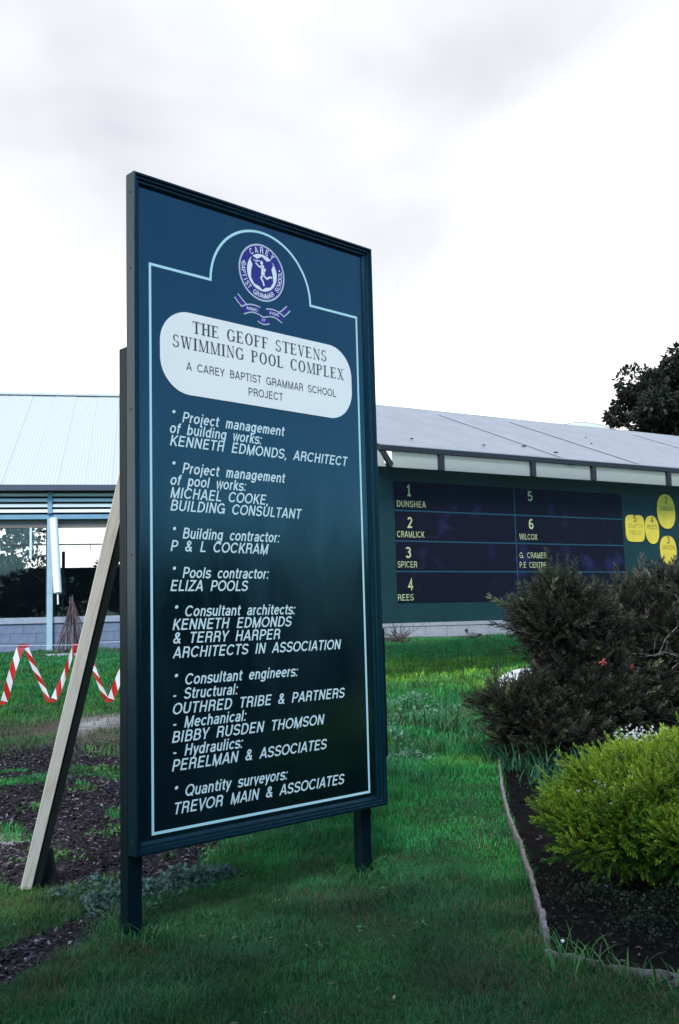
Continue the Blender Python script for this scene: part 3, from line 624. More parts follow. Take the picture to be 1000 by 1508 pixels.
# trees off to the right and behind that the glossy sign mirrors
for k, (x_, y_, h_, r_) in enumerate(((38, -2, 4.5, 4.2), (41, -9.5, 5.2, 4.8), (37, -17, 4.4, 4.4), (42, 6, 4.8, 4.6), (40, 15, 4.6, 4.4), (32, -26, 5.6, 5), (44, -27, 5.6, 5), (22, -34, 5.6, 5), (10, -37, 6.2, 5.5), (-2, -36, 5.6, 5), (-13, -38, 6.4, 5.5), (-24, -35, 6, 5))):
    crown_tree('park_tree', (x_, y_, 0), h_, r_, .5, 26, 3600, .5, (.02, .03, .018), dict(label='low bushy park tree, '+['straight out to the right', 'out right and a little back', 'out right, half way back', 'out right level with the sign', 'out right level with the shelter', 'back right corner, nearer', 'back right corner, farther', 'behind the viewpoint, rightmost of the rear row', 'behind the viewpoint, second of the rear row from the right', 'behind the viewpoint, middle of the rear row', 'behind the viewpoint, second of the rear row from the left', 'behind the viewpoint, leftmost of the rear row'][k], cat='tree', group='park trees behind the viewpoint'), 40+k)
crown_tree('added_shade_tree', (-.6, -5.1, 0), 6.8, 3.7, 2.3, 56, 15000, .30, (.02, .035, .018), dict(label='unseen leafy tree added behind the viewpoint to shade the near grass', cat='tree'), 60)  # out of view, added to keep light off the near lawn

# ---- grass
def lawn_pts(n, x0, x1, y0, y1, r):
    """points denser nearby, inside the widened view wedge"""
    y = y0 + (y1-y0)*r.random(n)
    lim = .47*y + .5
    x = (r.random(n)*2-1)*lim
    return x, y
def blades(n, y0, y1, h, w, r, seedc, droop=.5, keep=None):
    x, y = lawn_pts(n, 0, 0, y0, y1, r)
    mm = np.maximum(mulch_mask(x, y), strip_mask(x, y)); d = (1-mm)*(1-bed_mask(x, y))*(1-.93*bare_mask(x, y))
    k = r.random(n) < d*(.45+.8*vnoise(x, y, .16, 11))
    wall = (y - (22.45 + .194*(x+6.3))) < -.1
    k &= wall; x, y = x[k], y[k]; n = len(x)
    hn = vnoise(x, y, .35, 12); hn2 = vnoise(x, y, .11, 13)
    # taller rough grass to the right of the sign, half way up the lawn
    rough = np.exp(-((x-.9)**2/1.6 + (y-9.8)**2/5.5))
    H_ = h*(.55+.7*r.random(n))*(.55+.9*hn)*(.7+.6*hn2)*(1+1.3*rough)*(1-.35*sstep(4.9, 6, y)*sstep(.2, .5, x)*sstep(7.6, 6.8, y))
    az = r.random(n)*6.28; az2 = az + r.normal(size=n)*.4
    lean = (.25+droop*r.random(n))
    W_ = w*(.7+.6*r.random(n))
    z = ground(x, y) - .01
    dx, dy = np.cos(az)*lean, np.sin(az)*lean; px, py = -np.sin(az2), np.cos(az2)
    # 5-vertex blade: quad + tip triangle  -> stored as two quads sharing the mid (tip doubled)
    V = np.empty((n, 5, 3))
    V[:, 0] = np.stack([x - px*W_/2, y - py*W_/2, z], 1); V[:, 1] = np.stack([x + px*W_/2, y + py*W_/2, z], 1)
    V[:, 2] = np.stack([x + px*W_*.38 + dx*H_*.4, y + py*W_*.38 + dy*H_*.4, z + H_*.6], 1); V[:, 3] = np.stack([x - px*W_*.38 + dx*H_*.4, y - py*W_*.38 + dy*H_*.4, z + H_*.6], 1)
    V[:, 4] = np.stack([x + dx*H_*1.05, y + dy*H_*1.05, z + H_*(1-.25*lean)], 1)
    base = (np.arange(n)*5)[:, None]
    F = np.concatenate([base + np.array([[0, 1, 2]]), base + np.array([[0, 2, 3]]), base + np.array([[3, 2, 4]])])
    c1 = np.array([.030, .27, .050]); c2 = np.array([.17, .38, .04]); c3 = np.array([.034, .20, .080]); c4 = np.array([.13, .15, .085])
    a = vnoise(x, y, .8, 14)[:, None]; b_ = vnoise(x, y, .3, 15)[:, None]
    yel = np.clip(sstep(.5, .8, a)*.5 + np.exp(-((x-1.3)**2/3.2 + (y-14.8)**2/4))[:, None]*1.3 + .5*np.exp(-((x+2.9)**2/1.5 + (y-11.8)**2/.8))[:, None], 0, 1)
    blu = np.clip(sstep(.45, .7, b_)*.55 + .7*rough[:, None] + sstep(5.2, 4.4, y)[:, None]*.5, 0, 1)
    C = c1*(1-yel) + c2*yel; C = C*(1-blu*.8) + c3*blu*.8
    dry = (r.random((n, 1)) < (.04 + .28*sstep(.6, .85, vnoise(x, y, .22, 16))[:, None]*sstep(7, 5, y)[:, None])); C = np.where(dry, c4, C)
    near = sstep(5.6, 4.2, y)[:, None]; C = C*(1-near) + C*np.array([.95, .56, .66])*near; far = (sstep(16, 20, y)*.45)[:, None]; C = C*(1-far) + np.array([.075, .36, .15])*far; lf = (sstep(-.9, -1.4, x)*sstep(8.5, 9.5, y)*.32)[:, None]; C = C*(1-lf); bq = (bare_mask(x, y)*.7)[:, None]; C = C*(1-bq) + np.array([.10, .11, .05])*bq; hv = vnoise(x, y, .22, 21)[:, None]; C = C*(.62+.8*hv); C = C*(.6+.8*r.random((n, 1)))  # near: blade tint darkened towards the viewer to imitate foreground shade
    # 2-D patchiness of vigour
    Cv = np.repeat(C[:, None, :], 5, 1)
    return V.reshape(-1, 3), F, Cv.reshape(-1, 3)
r = np.random.default_rng(5)
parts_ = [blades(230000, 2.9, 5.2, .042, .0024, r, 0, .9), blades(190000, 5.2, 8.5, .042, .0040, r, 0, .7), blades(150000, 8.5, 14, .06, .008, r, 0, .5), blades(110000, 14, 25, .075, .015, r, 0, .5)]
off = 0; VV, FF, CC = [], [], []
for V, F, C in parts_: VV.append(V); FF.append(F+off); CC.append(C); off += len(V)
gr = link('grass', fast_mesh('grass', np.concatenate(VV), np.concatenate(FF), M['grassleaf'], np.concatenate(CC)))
tag(gr, 'short green lawn grass, rougher and longer towards the building', 'grass', kind='stuff')

# ---- bark chips and leaf litter
def chips(name, n, fn, tints, size, label, cat, seed):
    r = np.random.default_rng(seed); x, y = fn(n, r); n = len(x)
    T = np.array([[-.5, -.22, 0], [.5, -.18, .02], [.45, .22, .06], [-.4, .2, .03], [0, 0, .18]])*1.0; F = np.array([[0, 1, 4], [1, 2, 4], [2, 3, 4], [3, 0, 4]])
    D = np.stack([r.normal(size=n)*.35, r.normal(size=n)*.35, np.ones(n)], 1); pos = np.stack([x, y, ground(x, y) - .012 + .015*r.random(n)], 1)
    t_ = np.array(tints)[r.choice(len(tints), n, p=[.44, .3, .2, .06])]*(.6+.8*r.random((n, 1)))
    V, F2, C2 = scatter(T, F, pos, D, r.random(n)*6.28, size*(.5+r.random(n)), t_)
    tag(link(name, fast_mesh(name, V, F2, M['chips'], C2)), label, cat, kind='stuff')
def mul(n, r):
    y = 3.2 + 6.6*r.random(n)**1.1; x = -(.45*y+.3)*r.random(n) - 0.0; k = r.random(n) < np.maximum(mulch_mask(x, y), strip_mask(x, y)*.9); return x[k], y[k]
chips('bark_mulch', 90000, mul, [(.011, .009, .012), (.025, .020, .028), (.046, .040, .053), (.16, .145, .16)], .023, 'dark purplish bark mulch over the bare ground at left', 'mulch', 71)
def bedp(n, r):
    y = 3.1 + 6*r.random(n); x = .6 + (.45*y - .2)*r.random(n); k = r.random(n) < bed_mask(x, y); return x[k], y[k]
chips('leaf_litter', 9000, bedp, [(.004, .003, .0035), (.007, .006, .0065), (.014, .011, .012), (.09, .075, .075)], .020, 'dark leaf litter and bark in the planting bed', 'mulch', 72)  # chip colours darkened like the soil to imitate shade in the bed

# ---- shrubs
def shoot(nl, length, ll, lw, spread, seed, up=.9):
    """a leafy shoot along +z: short stem + nl needle leaves"""
    r = np.random.default_rng(seed); V, F, vt = [], [], []
    def q(a, b_, w, c0, c1):
        a = np.array(a); b_ = np.array(b_); d = b_-a; s = np.cross(d, r.normal(size=3)); s = s/np.linalg.norm(s)*w/2; k = len(V)
        mid = (a+b_)/2
        V.extend([a, mid+s, b_, mid-s]); F.append([k, k+1, k+2, k+3]); vt.extend([c0, c0, c1, c0])
    q([0, 0, 0], [0, 0, length*.95], .006, .5, .6)
    for k in range(nl):
        t_ = (k+.5)/nl; z0 = length*(.12+.83*t_); az = k*2.4 + r.random()*.4; out = spread*(1-.45*t_)
        d = np.array([math.cos(az)*out, math.sin(az)*out, up]); d /= np.linalg.norm(d)
        q([0, 0, z0], np.array([0, 0, z0]) + d*ll*(.75+.5*r.random()), lw, .65+.35*t_, .85+.3*t_)
    return np.array(V), np.array(F), np.array(vt)
def shrub(name, loc, lobes, nshoot, shoots, tintf, sc, upw, labelkw, seed, barkm, inner=.35, flowers=None, hollow=.75, sub=None, low=.45):
    """lobes: (cx,cy,cz,rx,ry,rz) ellipsoids; shoots stand on their shells and inside"""
    r = np.random.default_rng(seed); random.seed(seed); o = empty(name, loc, 0, **labelkw); big = list(lobes)
    if sub:
        cnt, r0, r1, fill = sub; ex = []; wv = np.array([l[3]*l[5] for l in big]); wv = wv/wv.sum()
        for k in range(cnt):
            l = big[r.choice(len(big), p=wv)]; q = r.normal(size=3); q[2] = abs(q[2])*.9-.15; q[1] = -abs(q[1]) if r.random() < .6 else q[1]; q /= np.linalg.norm(q); rr = r.uniform(r0, r1)
            ex.append((l[0]+q[0]*l[3]*.95, l[1]+q[1]*l[4]*.95, max(.03, l[2]+q[2]*l[5]*.95), rr, rr, rr*.8))
        lobes = [(*l[:3], l[3]*fill, l[4]*fill, l[5]*fill) for l in big] + ex
    vol = np.array([l[3]*l[4]*l[5] for l in lobes])**.67; pr_ = vol/vol.sum(); out = []
    for si, (T, F, vt) in enumerate(shoots):
        n = nshoot//len(shoots); li = r.choice(len(lobes), n, p=pr_); Lb = np.array(lobes)[li]
        q = r.normal(size=(n, 3)); q[:, 2] = np.where(r.random(n) < low, q[:, 2], np.abs(q[:, 2]) - .3*r.random(n)); q /= np.linalg.norm(q, axis=1, keepdims=True)
        rad = np.where(r.random(n) < inner, hollow*r.random(n)**.5, 1 + .13*r.normal(size=n) - .22*(vnoise(q[:, 0]*3+li*7, q[:, 1]*3+q[:, 2]*5, .5, seed)))
        P = Lb[:, :3] + q*rad[:, None]*Lb[:, 3:]
        k = P[:, 2] > .02; P, q, rad = P[k], q[k], rad[k]; n = len(P)
        D = q*np.array([1, 1, .8]) + [0, 0, upw] + r.normal(size=(n, 3))*.22
        out.append(scatter(T, F, P, D, r.random(n)*6.28, sc*(.65+.7*r.random(n))*np.where(r.random(n) < .05, 1.75, 1.0), tintf(P, q, rad, r, n), vt))
    off = 0; VV, FF, CC = [], [], []
    for V, F, C in out: VV.append(V); FF.append(F+off); CC.append(C); off += len(V)
    link('foliage', fast_mesh('foliage', np.concatenate(VV), np.concatenate(FF), M['foliage'], np.clip(np.concatenate(CC), 0, 1)), o)
    mb = MB()
    for l in big:
        for k in range(7):
            d = Vector((random.gauss(0, 1), random.gauss(0, 1), abs(random.gauss(0, 1))+.2)).normalized()
            e = Vector(l[:3]) + Vector((d.x*l[3], d.y*l[4], d.z*l[5]))*.85
            pts = branch_tube(mb, (random.gauss(0, .05), random.gauss(0, .05), -.05), e, .013, .004, .10, 5)
            for j in range(3):
                p = pts[random.choice((2, 3, 4))]; branch_tube(mb, p, p + Vector((random.gauss(0, .12), random.gauss(0, .12), random.uniform(.02, .2))), .004, .0015, .1, 3)
    mb.build('branches', barkm, o, smooth=True)
    return o
# dark bottlebrush-like shrubs
dk = [shoot(30, .15, .036, .0062, .7, s, .85) for s in (1, 2, 3)]
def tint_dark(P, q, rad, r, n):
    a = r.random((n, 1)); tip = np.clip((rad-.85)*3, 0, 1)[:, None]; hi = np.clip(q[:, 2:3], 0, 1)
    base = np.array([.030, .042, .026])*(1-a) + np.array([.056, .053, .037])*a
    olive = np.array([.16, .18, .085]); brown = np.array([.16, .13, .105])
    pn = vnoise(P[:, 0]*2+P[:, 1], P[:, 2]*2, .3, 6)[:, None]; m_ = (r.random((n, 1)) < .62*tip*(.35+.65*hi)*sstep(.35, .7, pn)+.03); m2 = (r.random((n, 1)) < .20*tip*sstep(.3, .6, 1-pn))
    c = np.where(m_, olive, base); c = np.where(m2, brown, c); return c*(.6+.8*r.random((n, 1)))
sA = (1.62, 7.70); sB = (2.62, 8.2)
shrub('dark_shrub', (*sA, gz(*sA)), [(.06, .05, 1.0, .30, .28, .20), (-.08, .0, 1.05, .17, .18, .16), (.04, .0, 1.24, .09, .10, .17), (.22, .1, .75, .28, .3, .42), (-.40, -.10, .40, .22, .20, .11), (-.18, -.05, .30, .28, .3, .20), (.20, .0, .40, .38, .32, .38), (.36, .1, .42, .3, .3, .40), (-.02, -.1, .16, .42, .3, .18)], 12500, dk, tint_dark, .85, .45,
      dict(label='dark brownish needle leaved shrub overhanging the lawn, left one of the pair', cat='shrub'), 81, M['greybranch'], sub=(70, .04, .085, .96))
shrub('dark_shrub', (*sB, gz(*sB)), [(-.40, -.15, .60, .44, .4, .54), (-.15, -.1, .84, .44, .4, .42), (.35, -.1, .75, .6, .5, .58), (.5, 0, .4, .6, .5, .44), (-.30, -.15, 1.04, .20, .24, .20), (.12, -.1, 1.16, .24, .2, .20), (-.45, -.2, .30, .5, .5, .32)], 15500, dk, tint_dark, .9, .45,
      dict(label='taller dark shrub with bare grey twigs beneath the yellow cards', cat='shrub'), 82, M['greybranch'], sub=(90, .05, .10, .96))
# bare twigs and few orange red flowers on the second dark shrub
tw = MB(); random.seed(5)
for k in range(26):
    a = Vector((sB[0]-.55+random.uniform(0, 1.1), sB[1]-.55+random.uniform(-.05, .2), gz(*sB)+random.uniform(.15, .95)))
    d = Vector((random.uniform(-.6, .6), -.12, random.uniform(-.35, .5))).normalized()*random.uniform(.15, .5)
    p = branch_tube(tw, a, a+d, .005, .0018, .14, 4)
    for j in range(3):
        q_ = p[random.choice((2, 3))]; branch_tube(tw, q_, q_ + Vector((random.gauss(0, .08), random.gauss(0, .04), random.gauss(.03, .08))), .0022, .001, .1, 3)
branch_tube(tw, (2.22, 8.02, 1.02), (2.42, 8.05, .80), .009, .006, .04, 4)
tag(tw.build('dead_twigs', M['greybranch']), 'bare grey twigs sticking out of the dark shrub', 'twigs', kind='stuff')
M['orangeflower'] = mat('orange_red_flower', (.50, .075, .05), .6, trans=.2)
for k, (x_, y_, z_) in enumerate(((1.88, 7.30, .86), (2.16, 7.55, .80))):
    mb = MB()
    for j in range(16):
        d = Vector((random.gauss(0, 1), random.gauss(0, 1), random.gauss(0, 1))).normalized()*.03; mb.bar((x_, y_, z_), (x_+d.x, y_+d.y, z_+d.z), .006, .004, (.3, .5, .8))
    tag(mb.build('flower', M['orangeflower']), ('orange red flower high on the left dark shrub', 'red flower between the two dark shrubs')[k], 'flower')

# bright lime shrub: feathery sprigs
lm = [shoot(26, .085, .017, .0042, .8, s, .9) for s in (11, 12, 13)]
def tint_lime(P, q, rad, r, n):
    up = np.clip(q[:, 2:3]*1.0+.15, 0, 1); m_ = vnoise(P[:, 0]*3, P[:, 1]*3+P[:, 2]*4, .5, 4)[:, None]; a = np.clip(.6*up + .6*m_ - .1 + .2*r.normal(size=(n, 1)), 0, 1)  # upper sprigs yellower and brighter: light from above is mixed into the tint
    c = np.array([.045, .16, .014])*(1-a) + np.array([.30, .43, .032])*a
    inn = (rad < .75)[:, None]; c = np.where(inn, c*.45, c); return c*(.7+.55*r.random((n, 1)))  # inner sprigs darkened, painting in the shade inside the bush
sL = (1.61, 4.80)
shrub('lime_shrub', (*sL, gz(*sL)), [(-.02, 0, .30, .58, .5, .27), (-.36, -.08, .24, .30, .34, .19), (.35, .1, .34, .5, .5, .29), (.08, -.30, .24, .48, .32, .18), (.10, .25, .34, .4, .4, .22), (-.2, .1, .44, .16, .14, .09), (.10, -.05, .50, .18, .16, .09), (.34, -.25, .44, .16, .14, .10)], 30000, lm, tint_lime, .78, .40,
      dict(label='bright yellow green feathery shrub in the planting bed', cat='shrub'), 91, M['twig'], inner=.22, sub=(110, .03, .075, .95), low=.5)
fl = MB(); random.seed(9)
M['whiteflower'] = mat('tiny_white_flower', (.75, .75, .78), .6, trans=.2)
def flower_patch(cx, cy, cz, sx, sy, sz, n):
    for k in range(n):
        p = Vector((random.gauss(cx, sx), random.gauss(cy, sy), random.gauss(cz, sz))); s = random.uniform(.004, .009)
        for j in range(3):
            a = random.random()*6.28; fl.add([p, p+Vector((s*math.cos(a), -.3*s, s*math.sin(a))), p+Vector((s*math.cos(a+1.2), -.3*s, s*math.sin(a+1.2)))], [(0, 1, 2)])
flower_patch(1.48, 5.12, .60, .06, .03, .022, 130); flower_patch(1.22, 4.62, .42, .06, .05, .03, 60); flower_patch(1.45, 4.6, .36, .16, .08, .06, 70)
tag(fl.build('small_flowers', M['whiteflower']), 'tiny white flowers dotted on the lime shrub', 'flowers', kind='stuff')

# ---- strap leaved clumps, silver plant, weeds
def clump(name, loc, n, h, w, tint, spread, labelkw, seed, kind=None, rad=.05, bend=1.0):
    r = np.random.default_rng(seed); V, F, C = [], [], []
    for k in range(n):
        az = r.random()*6.28; l = h*(.5+.7*r.random()); sp_ = spread*(.4+.9*r.random()); x0, y0 = r.normal(size=2)*rad; ww = w*(.7+.6*r.random()); c = np.array(tint)*(.6+.8*r.random())
        px, py = -math.sin(az), math.cos(az); b0 = len(V)
        for j in range(5):
            t_ = j/4; ox = sp_*l*(t_**1.5)*bend; z_ = l*(t_ - .45*sp_*t_**2.6); wj = ww*(.7, 1, .9, .6, .08)[j]/2
            V += [(x0+math.cos(az)*ox-px*wj, y0+math.sin(az)*ox-py*wj, z_), (x0+math.cos(az)*ox+px*wj, y0+math.sin(az)*ox+py*wj, z_)]; C += [c, c]
        F += [(b0+2*j, b0+2*j+1, b0+2*j+3, b0+2*j+2) for j in range(4)]
    o = link(name, fast_mesh(name, np.array(V), np.array(F), M['foliage'], np.array(C)), None, loc)
    tag(o, kind=kind, **labelkw); return o
random.seed(12)
strap = [(1.22, 7.35), (1.40, 7.15), (1.28, 6.85), (1.55, 6.95), (1.72, 7.2), (1.12, 7.6), (1.46, 6.55), (1.7, 6.7), (1.30, 6.35), (1.9, 7.3)]
for k, (x_, y_) in enumerate(strap):
    clump('strappy_plant', (x_, y_, gz(x_, y_)), 26, .26, .011, (.028, .115, .055), .8, dict(label=['strappy clump at the far end of the edging, left of the dark shrub foot', 'strappy clump close under the dark shrub, second from the edging', 'strappy clump right beside the far edging board', 'strappy clump in the middle of the bed gap', 'strappy clump deep under the dark shrub', 'leftmost strappy clump hanging over the far edging end', 'strappy clump nearer the lime shrub top left', 'strappy clump touching the lime shrub from behind', 'nearest strappy clump on the dark soil by the edging', 'rightmost strappy clump between dark and lime shrubs'][k], cat='plant', group='strap leaved clumps in the bed'), 100+k)
for k, (x_, y_, h_) in enumerate(((.78, 3.62, .16), (.92, 3.50, .10), (.85, 3.72, .10), (1.02, 3.40, .09), (.73, 3.50, .07))):
    clump('grass_tuft', (x_, y_, gz(x_, y_)), 18, h_, .006, (.05, .16, .035), .9, dict(label=['long pale tuft of grass at the near corner of the bed', 'small tuft against the near edging board', 'tuft just inside the bed corner', 'rightmost small tuft by the near edging board', 'little tuft left of the near bed corner'][k], cat='grass tuft', group='tufts at the bed corner'), 120+k)
# rough tussocks in the lawn
rt = [(.62, 9.3, .30), (.95, 9.0, .34), (1.15, 9.6, .26), (.45, 10.2, .22), (.80, 10.6, .26), (1.3, 11.6, .25), (.7, 8.2, .16), (1.05, 8.35, .2), (.4, 9.6, .2), (1.0, 12.6, .2)]
for k, (x_, y_, h_) in enumerate(rt):
    clump('lawn_tussock', (x_, y_, gz(x_, y_)), 60, h_, .012, (.045, .13, .045), .8, dict(label=['rough tussock just right of the sign edge in mid lawn', 'largest arching tussock in the rough lawn', 'rough tussock nearest the dark shrub', 'tussock against the sign edge behind the weeds', 'tussock behind the largest one, towards the wall', 'small tussock up the lawn left of the white boulder', 'nearest small tussock right of the sign edge', 'low tussock between sign and bed', 'tussock half hidden by the sign edge', 'farthest tussock before the low wall'][k], cat='tussock', group='rough tussocks in the lawn'), 140+k, rad=.10)
# broad leaf pale weeds
def weeds(name, pts, n_each, size, tint, labelkw, seed, rad, hmax, stuff=True):
    r = np.random.default_rng(seed); T = np.array([[0, 0, 0], [.3, .0, .42], [0, .12, 1.0], [-.3, 0, .42]]); F = np.array([[0, 1, 2, 3]]); P = []
    for (x_, y_, w_) in pts:
        m_ = int(n_each*w_); q = r.normal(size=(m_, 2))*rad*w_; h = hmax*w_*np.exp(-(q**2).sum(1)/(rad*w_)**2)*(.3+.7*r.random(m_)); P.append(np.stack([x_+q[:, 0], y_+q[:, 1], ground(x_+q[:, 0], y_+q[:, 1])+h], 1))
    P = np.concatenate(P); n = len(P); D = r.normal(size=(n, 3))*[1, 1, .4]+[0, 0, .55]
    C = np.array(tint)*(.55+.9*r.random((n, 1))); V, F2, C2 = scatter(T, F, P, D, r.random(n)*6.28, size*(.5+r.random(n)), C)
    tag(link(name, fast_mesh(name, V, F2, M['foliage'], C2)), kind='stuff' if stuff else None, **labelkw)
weeds('broadleaf_weeds', [(.36, 8.7, 1), (.30, 9.5, 1.1), (.62, 9.9, 1), (.45, 10.8, .9), (.95, 10.2, 1), (1.25, 10.4, .8), (1.35, 9.4, .9), (.5, 7.9, .5), (.8, 11.5, .8)], 420, .036, (.13, .27, .17), dict(label='pale broad leaved weeds in the rough lawn right of the sign', cat='weeds'), 160, .24, .16)
weeds('silver_groundcover', [(-1.18, 4.74, .9), (-1.02, 4.62, 1), (-1.10, 4.48, .8), (-.80, 4.86, .9), (-.68, 4.92, .7), (-.92, 4.66, .8), (-.60, 4.98, .5), (-1.3, 4.62, .6)], 430, .025, (.060, .125, .105), dict(label='grey green silvery ground cover around the foot of the left post', cat='ground cover'), 161, .085, .09)
weeds('bed_undergrowth', [(1.05, 4.35, 1), (1.3, 4.15, 1.2), (1.5, 4.05, 1), (1.15, 4.0, .7), (1.45, 4.3, 1.2), (1.0, 4.65, .7), (1.62, 3.9, 1), (1.32, 3.8, .6)], 900, .013, (.008, .020, .009), dict(label='green undergrowth beneath the lime shrub, its leaves coloured dark as if shaded', cat='undergrowth'), 164, .12, .12)  # leaf colour carries the shade below the shrub
weeds('sparse_weeds', [(-1.5, 7.6, .6), (-1.9, 7.9, .5), (-1.25, 6.6, .5), (-1.0, 6.9, .7), (-1.3, 5.9, .5), (-2.0, 6.6, .4), (-1.55, 5.35, .5), (-1.05, 5.6, .5), (-1.85, 7.2, .4)], 260, .028, (.06, .17, .04), dict(label='low green weeds creeping over the bark mulch', cat='weeds'), 162, .16, .035)

lw_pts = [(random.uniform(-1.0, 1.0), random.uniform(3.1, 7.5), random.uniform(.25, .7)) for k in range(70)]
lw_pts = [p for p in lw_pts if p[0] < .30*(p[1]-3)**.35*.62 + .1 and p[0] > -.85]
weeds('lawn_weeds', lw_pts, 46, .016, (.07, .20, .07), dict(label='tiny broad leaved weeds scattered through the near lawn', cat='weeds'), 163, .05, .035)
def lawnp(n, r):
    y = 3.0 + 5*r.random(n); x = (r.random(n)*2-1)*(.42*y); k = (r.random(n) < (1-bed_mask(x, y))*(1-mulch_mask(x, y))*vnoise(x, y, .3, 22)**2); return x[k], y[k]
chips('lawn_litter', 2600, lawnp, [(.10, .085, .05), (.16, .14, .09), (.05, .04, .03), (.24, .22, .16)], .022, 'dry clippings and leaf bits in the near lawn', 'litter', 73)
for k, (x_, y_, h_) in enumerate(((-.83, 4.0, .10), (-.75, 4.02, .09), (-.86, 4.09, .11), (.02, 4.9, .09), (.12, 4.93, .10), (.08, 4.86, .07))):
    clump('grass_tuft', (x_, y_, gz(x_, y_)), 22, h_, .004, (.035, .15, .045), .9, dict(label=['grass tuft in front of the left sign post', 'grass tuft at the right side of the left sign post', 'grass tuft on the outer side of the left sign post', 'grass tuft at the left side of the right sign post', 'grass tuft at the right side of the right sign post', 'grass tuft in front of the right sign post'][k], cat='grass tuft', group='tufts round the sign posts'), 220+k)
# ================================================================== EDGING
def edging(pts, h, th, lab, seed):
    random.seed(seed); mb = MB(); P = []
    for i in range(len(pts)-1):
        for j in range(6): P.append(Vector(pts[i]).lerp(Vector(pts[i+1]), j/6))
    P.append(Vector(pts[-1])); vv = []
    for i, p in enumerate(P):
        t_ = (P[min(i+1, len(P)-1)]-P[max(i-1, 0)]).normalized(); n_ = Vector((-t_.y, t_.x)); w = random.gauss(0, .0022); zt = gz(p.x, p.y)+h+random.gauss(0, .004); tw_ = th*(1+random.gauss(0, .10))
        for sgn, z_ in ((-1, -.06), (1, -.06), (1, None), (-1, None)):
            vv.append((p.x+n_.x*(sgn*tw_/2+w), p.y+n_.y*(sgn*tw_/2+w), zt if z_ is None else gz(p.x, p.y)+z_))
    fs = []
    for i in range(len(P)-1):
        for k in range(4): a, b_ = i*4+k, i*4+(k+1) % 4; fs.append((a, b_, b_+4, a+4))
    fs += [(3, 2, 1, 0), tuple((len(P)-1)*4+k for k in range(4))]
    mb.add(vv, fs); o = mb.build('edging_board', M['edge']); tag(o, lab, 'garden edging', 'timber edging round the bed'); return o
edging([(1.15, 7.62), (1.02, 6.7), (.93, 5.9), (.885, 5.2)], .042, .015, 'far weathered edging board running up between lawn and bed', 1)
edging([(.875, 5.17), (.84, 4.75), (.79, 4.35), (.765, 4.13)], .045, .018, 'middle weathered edging board beside the lawn', 2)
edging([(.765, 4.11), (.745, 3.99), (.735, 3.88)], .052, .022, 'short split edging board at the near bed corner', 3)
edging([(.70, 3.73), (.80, 3.655), (.86, 3.61)], .02, .012, 'short low edging board left of the near front edging', 4)
edging([(.86, 3.60), (1.04, 3.50), (1.30, 3.39), (1.8, 3.25)], .014, .005, 'near thin edging board along the front of the bed', 5)
pb = MB(); 
def blob(mb, c, rx, ry, rz_, n=8, m_=5, seed=0, amp=.1):
    rr = random.Random(seed); vv = []; 
    for i in range(m_+1):
        th_ = math.pi*i/m_
        for k in range(n):
            a = 2*math.pi*k/n; q = 1+rr.uniform(-amp, amp); vv.append((c[0]+rx*q*math.sin(th_)*math.cos(a), c[1]+ry*q*math.sin(th_)*math.sin(a), c[2]+rz_*q*math.cos(th_)))
    mb.add(vv, [(i*n+k, (i+1)*n+k, (i+1)*n+(k+1) % n, i*n+(k+1) % n) for i in range(m_) for k in range(n)])
blob(pb, (.79, 3.86, .008), .009, .008, .007, seed=2); tag(pb.build('pebble', M['stone'], smooth=True), 'small pinkish white pebble in the dark bed corner', 'pebble')
pb = MB(); blob(pb, (2.16, 12.0, gz(2.1, 12)+.09), .37, .30, .22, 18, 10, 3, .02)
bo = pb.build('boulder', M['stone'], smooth=True); tag(bo, 'smooth white boulder half hidden behind the dark shrub', 'boulder')
ss = bo.modifiers.new('s', 'SUBSURF'); ss.levels = 1; ss.render_levels = 1

# ================================================================== DUCK
dk_x, dk_y = 2.88, 22.3; dg_ = gz(dk_x, dk_y)
du = empty('duck', (dk_x, dk_y, dg_), 0, label='small grey duck with brown head resting on grass by the low wall', cat='duck')
def skin_body(name, joints, edges, m_, parent, sub=2):
    me = bpy.data.meshes.new(name); me.from_pydata([j[0] for j in joints], edges, []); o = link(name, me, parent)
    o.modifiers.new('skin', 'SKIN'); sv = me.skin_vertices[0].data
    for i, j in enumerate(joints): sv[i].radius = (j[1], j[2]); sv[i].use_root = (i == 0)
    sb = o.modifiers.new('sub', 'SUBSURF'); sb.levels = sub; sb.render_levels = sub
    for mm_ in (m_ if isinstance(m_, list) else [m_]): me.materials.append(mm_)
    return o
skin_body('body', [((.0, 0, .10), .06, .07), ((.10, 0, .10), .055, .055), ((.19, 0, .11), .018, .028), ((-.07, 0, .12), .045, .05), ((-.11, 0, .17), .022, .024), ((-.125, 0, .215), .028, .03), ((-.175, 0, .205), .010, .010)], [(0, 1), (1, 2), (0, 3), (3, 4), (4, 5), (5, 6)], M['duckgrey'], du)
mb = MB(); blob(mb, (-.128, 0, .218), .036, .033, .036, 12, 8, 1, 0); blob(mb, (-.113, 0, .18), .027, .026, .035, 10, 6, 1, 0); mb.build('head', M['duckbrown'], du, smooth=True)
mb = MB(); blob(mb, (.15, 0, .115), .07, .05, .022, 10, 6, 1, 0); mb.build('wing_tip', M['duckblack'], du, smooth=True)
for s in (-1, 1):
    mb = MB(); mb.tube([(.02, s*.025, .06), (.01, s*.025, .012), (-.03, s*.025, .006)], [.008, .006, .010], 6); mb.build('leg', M['duckblack'], du)

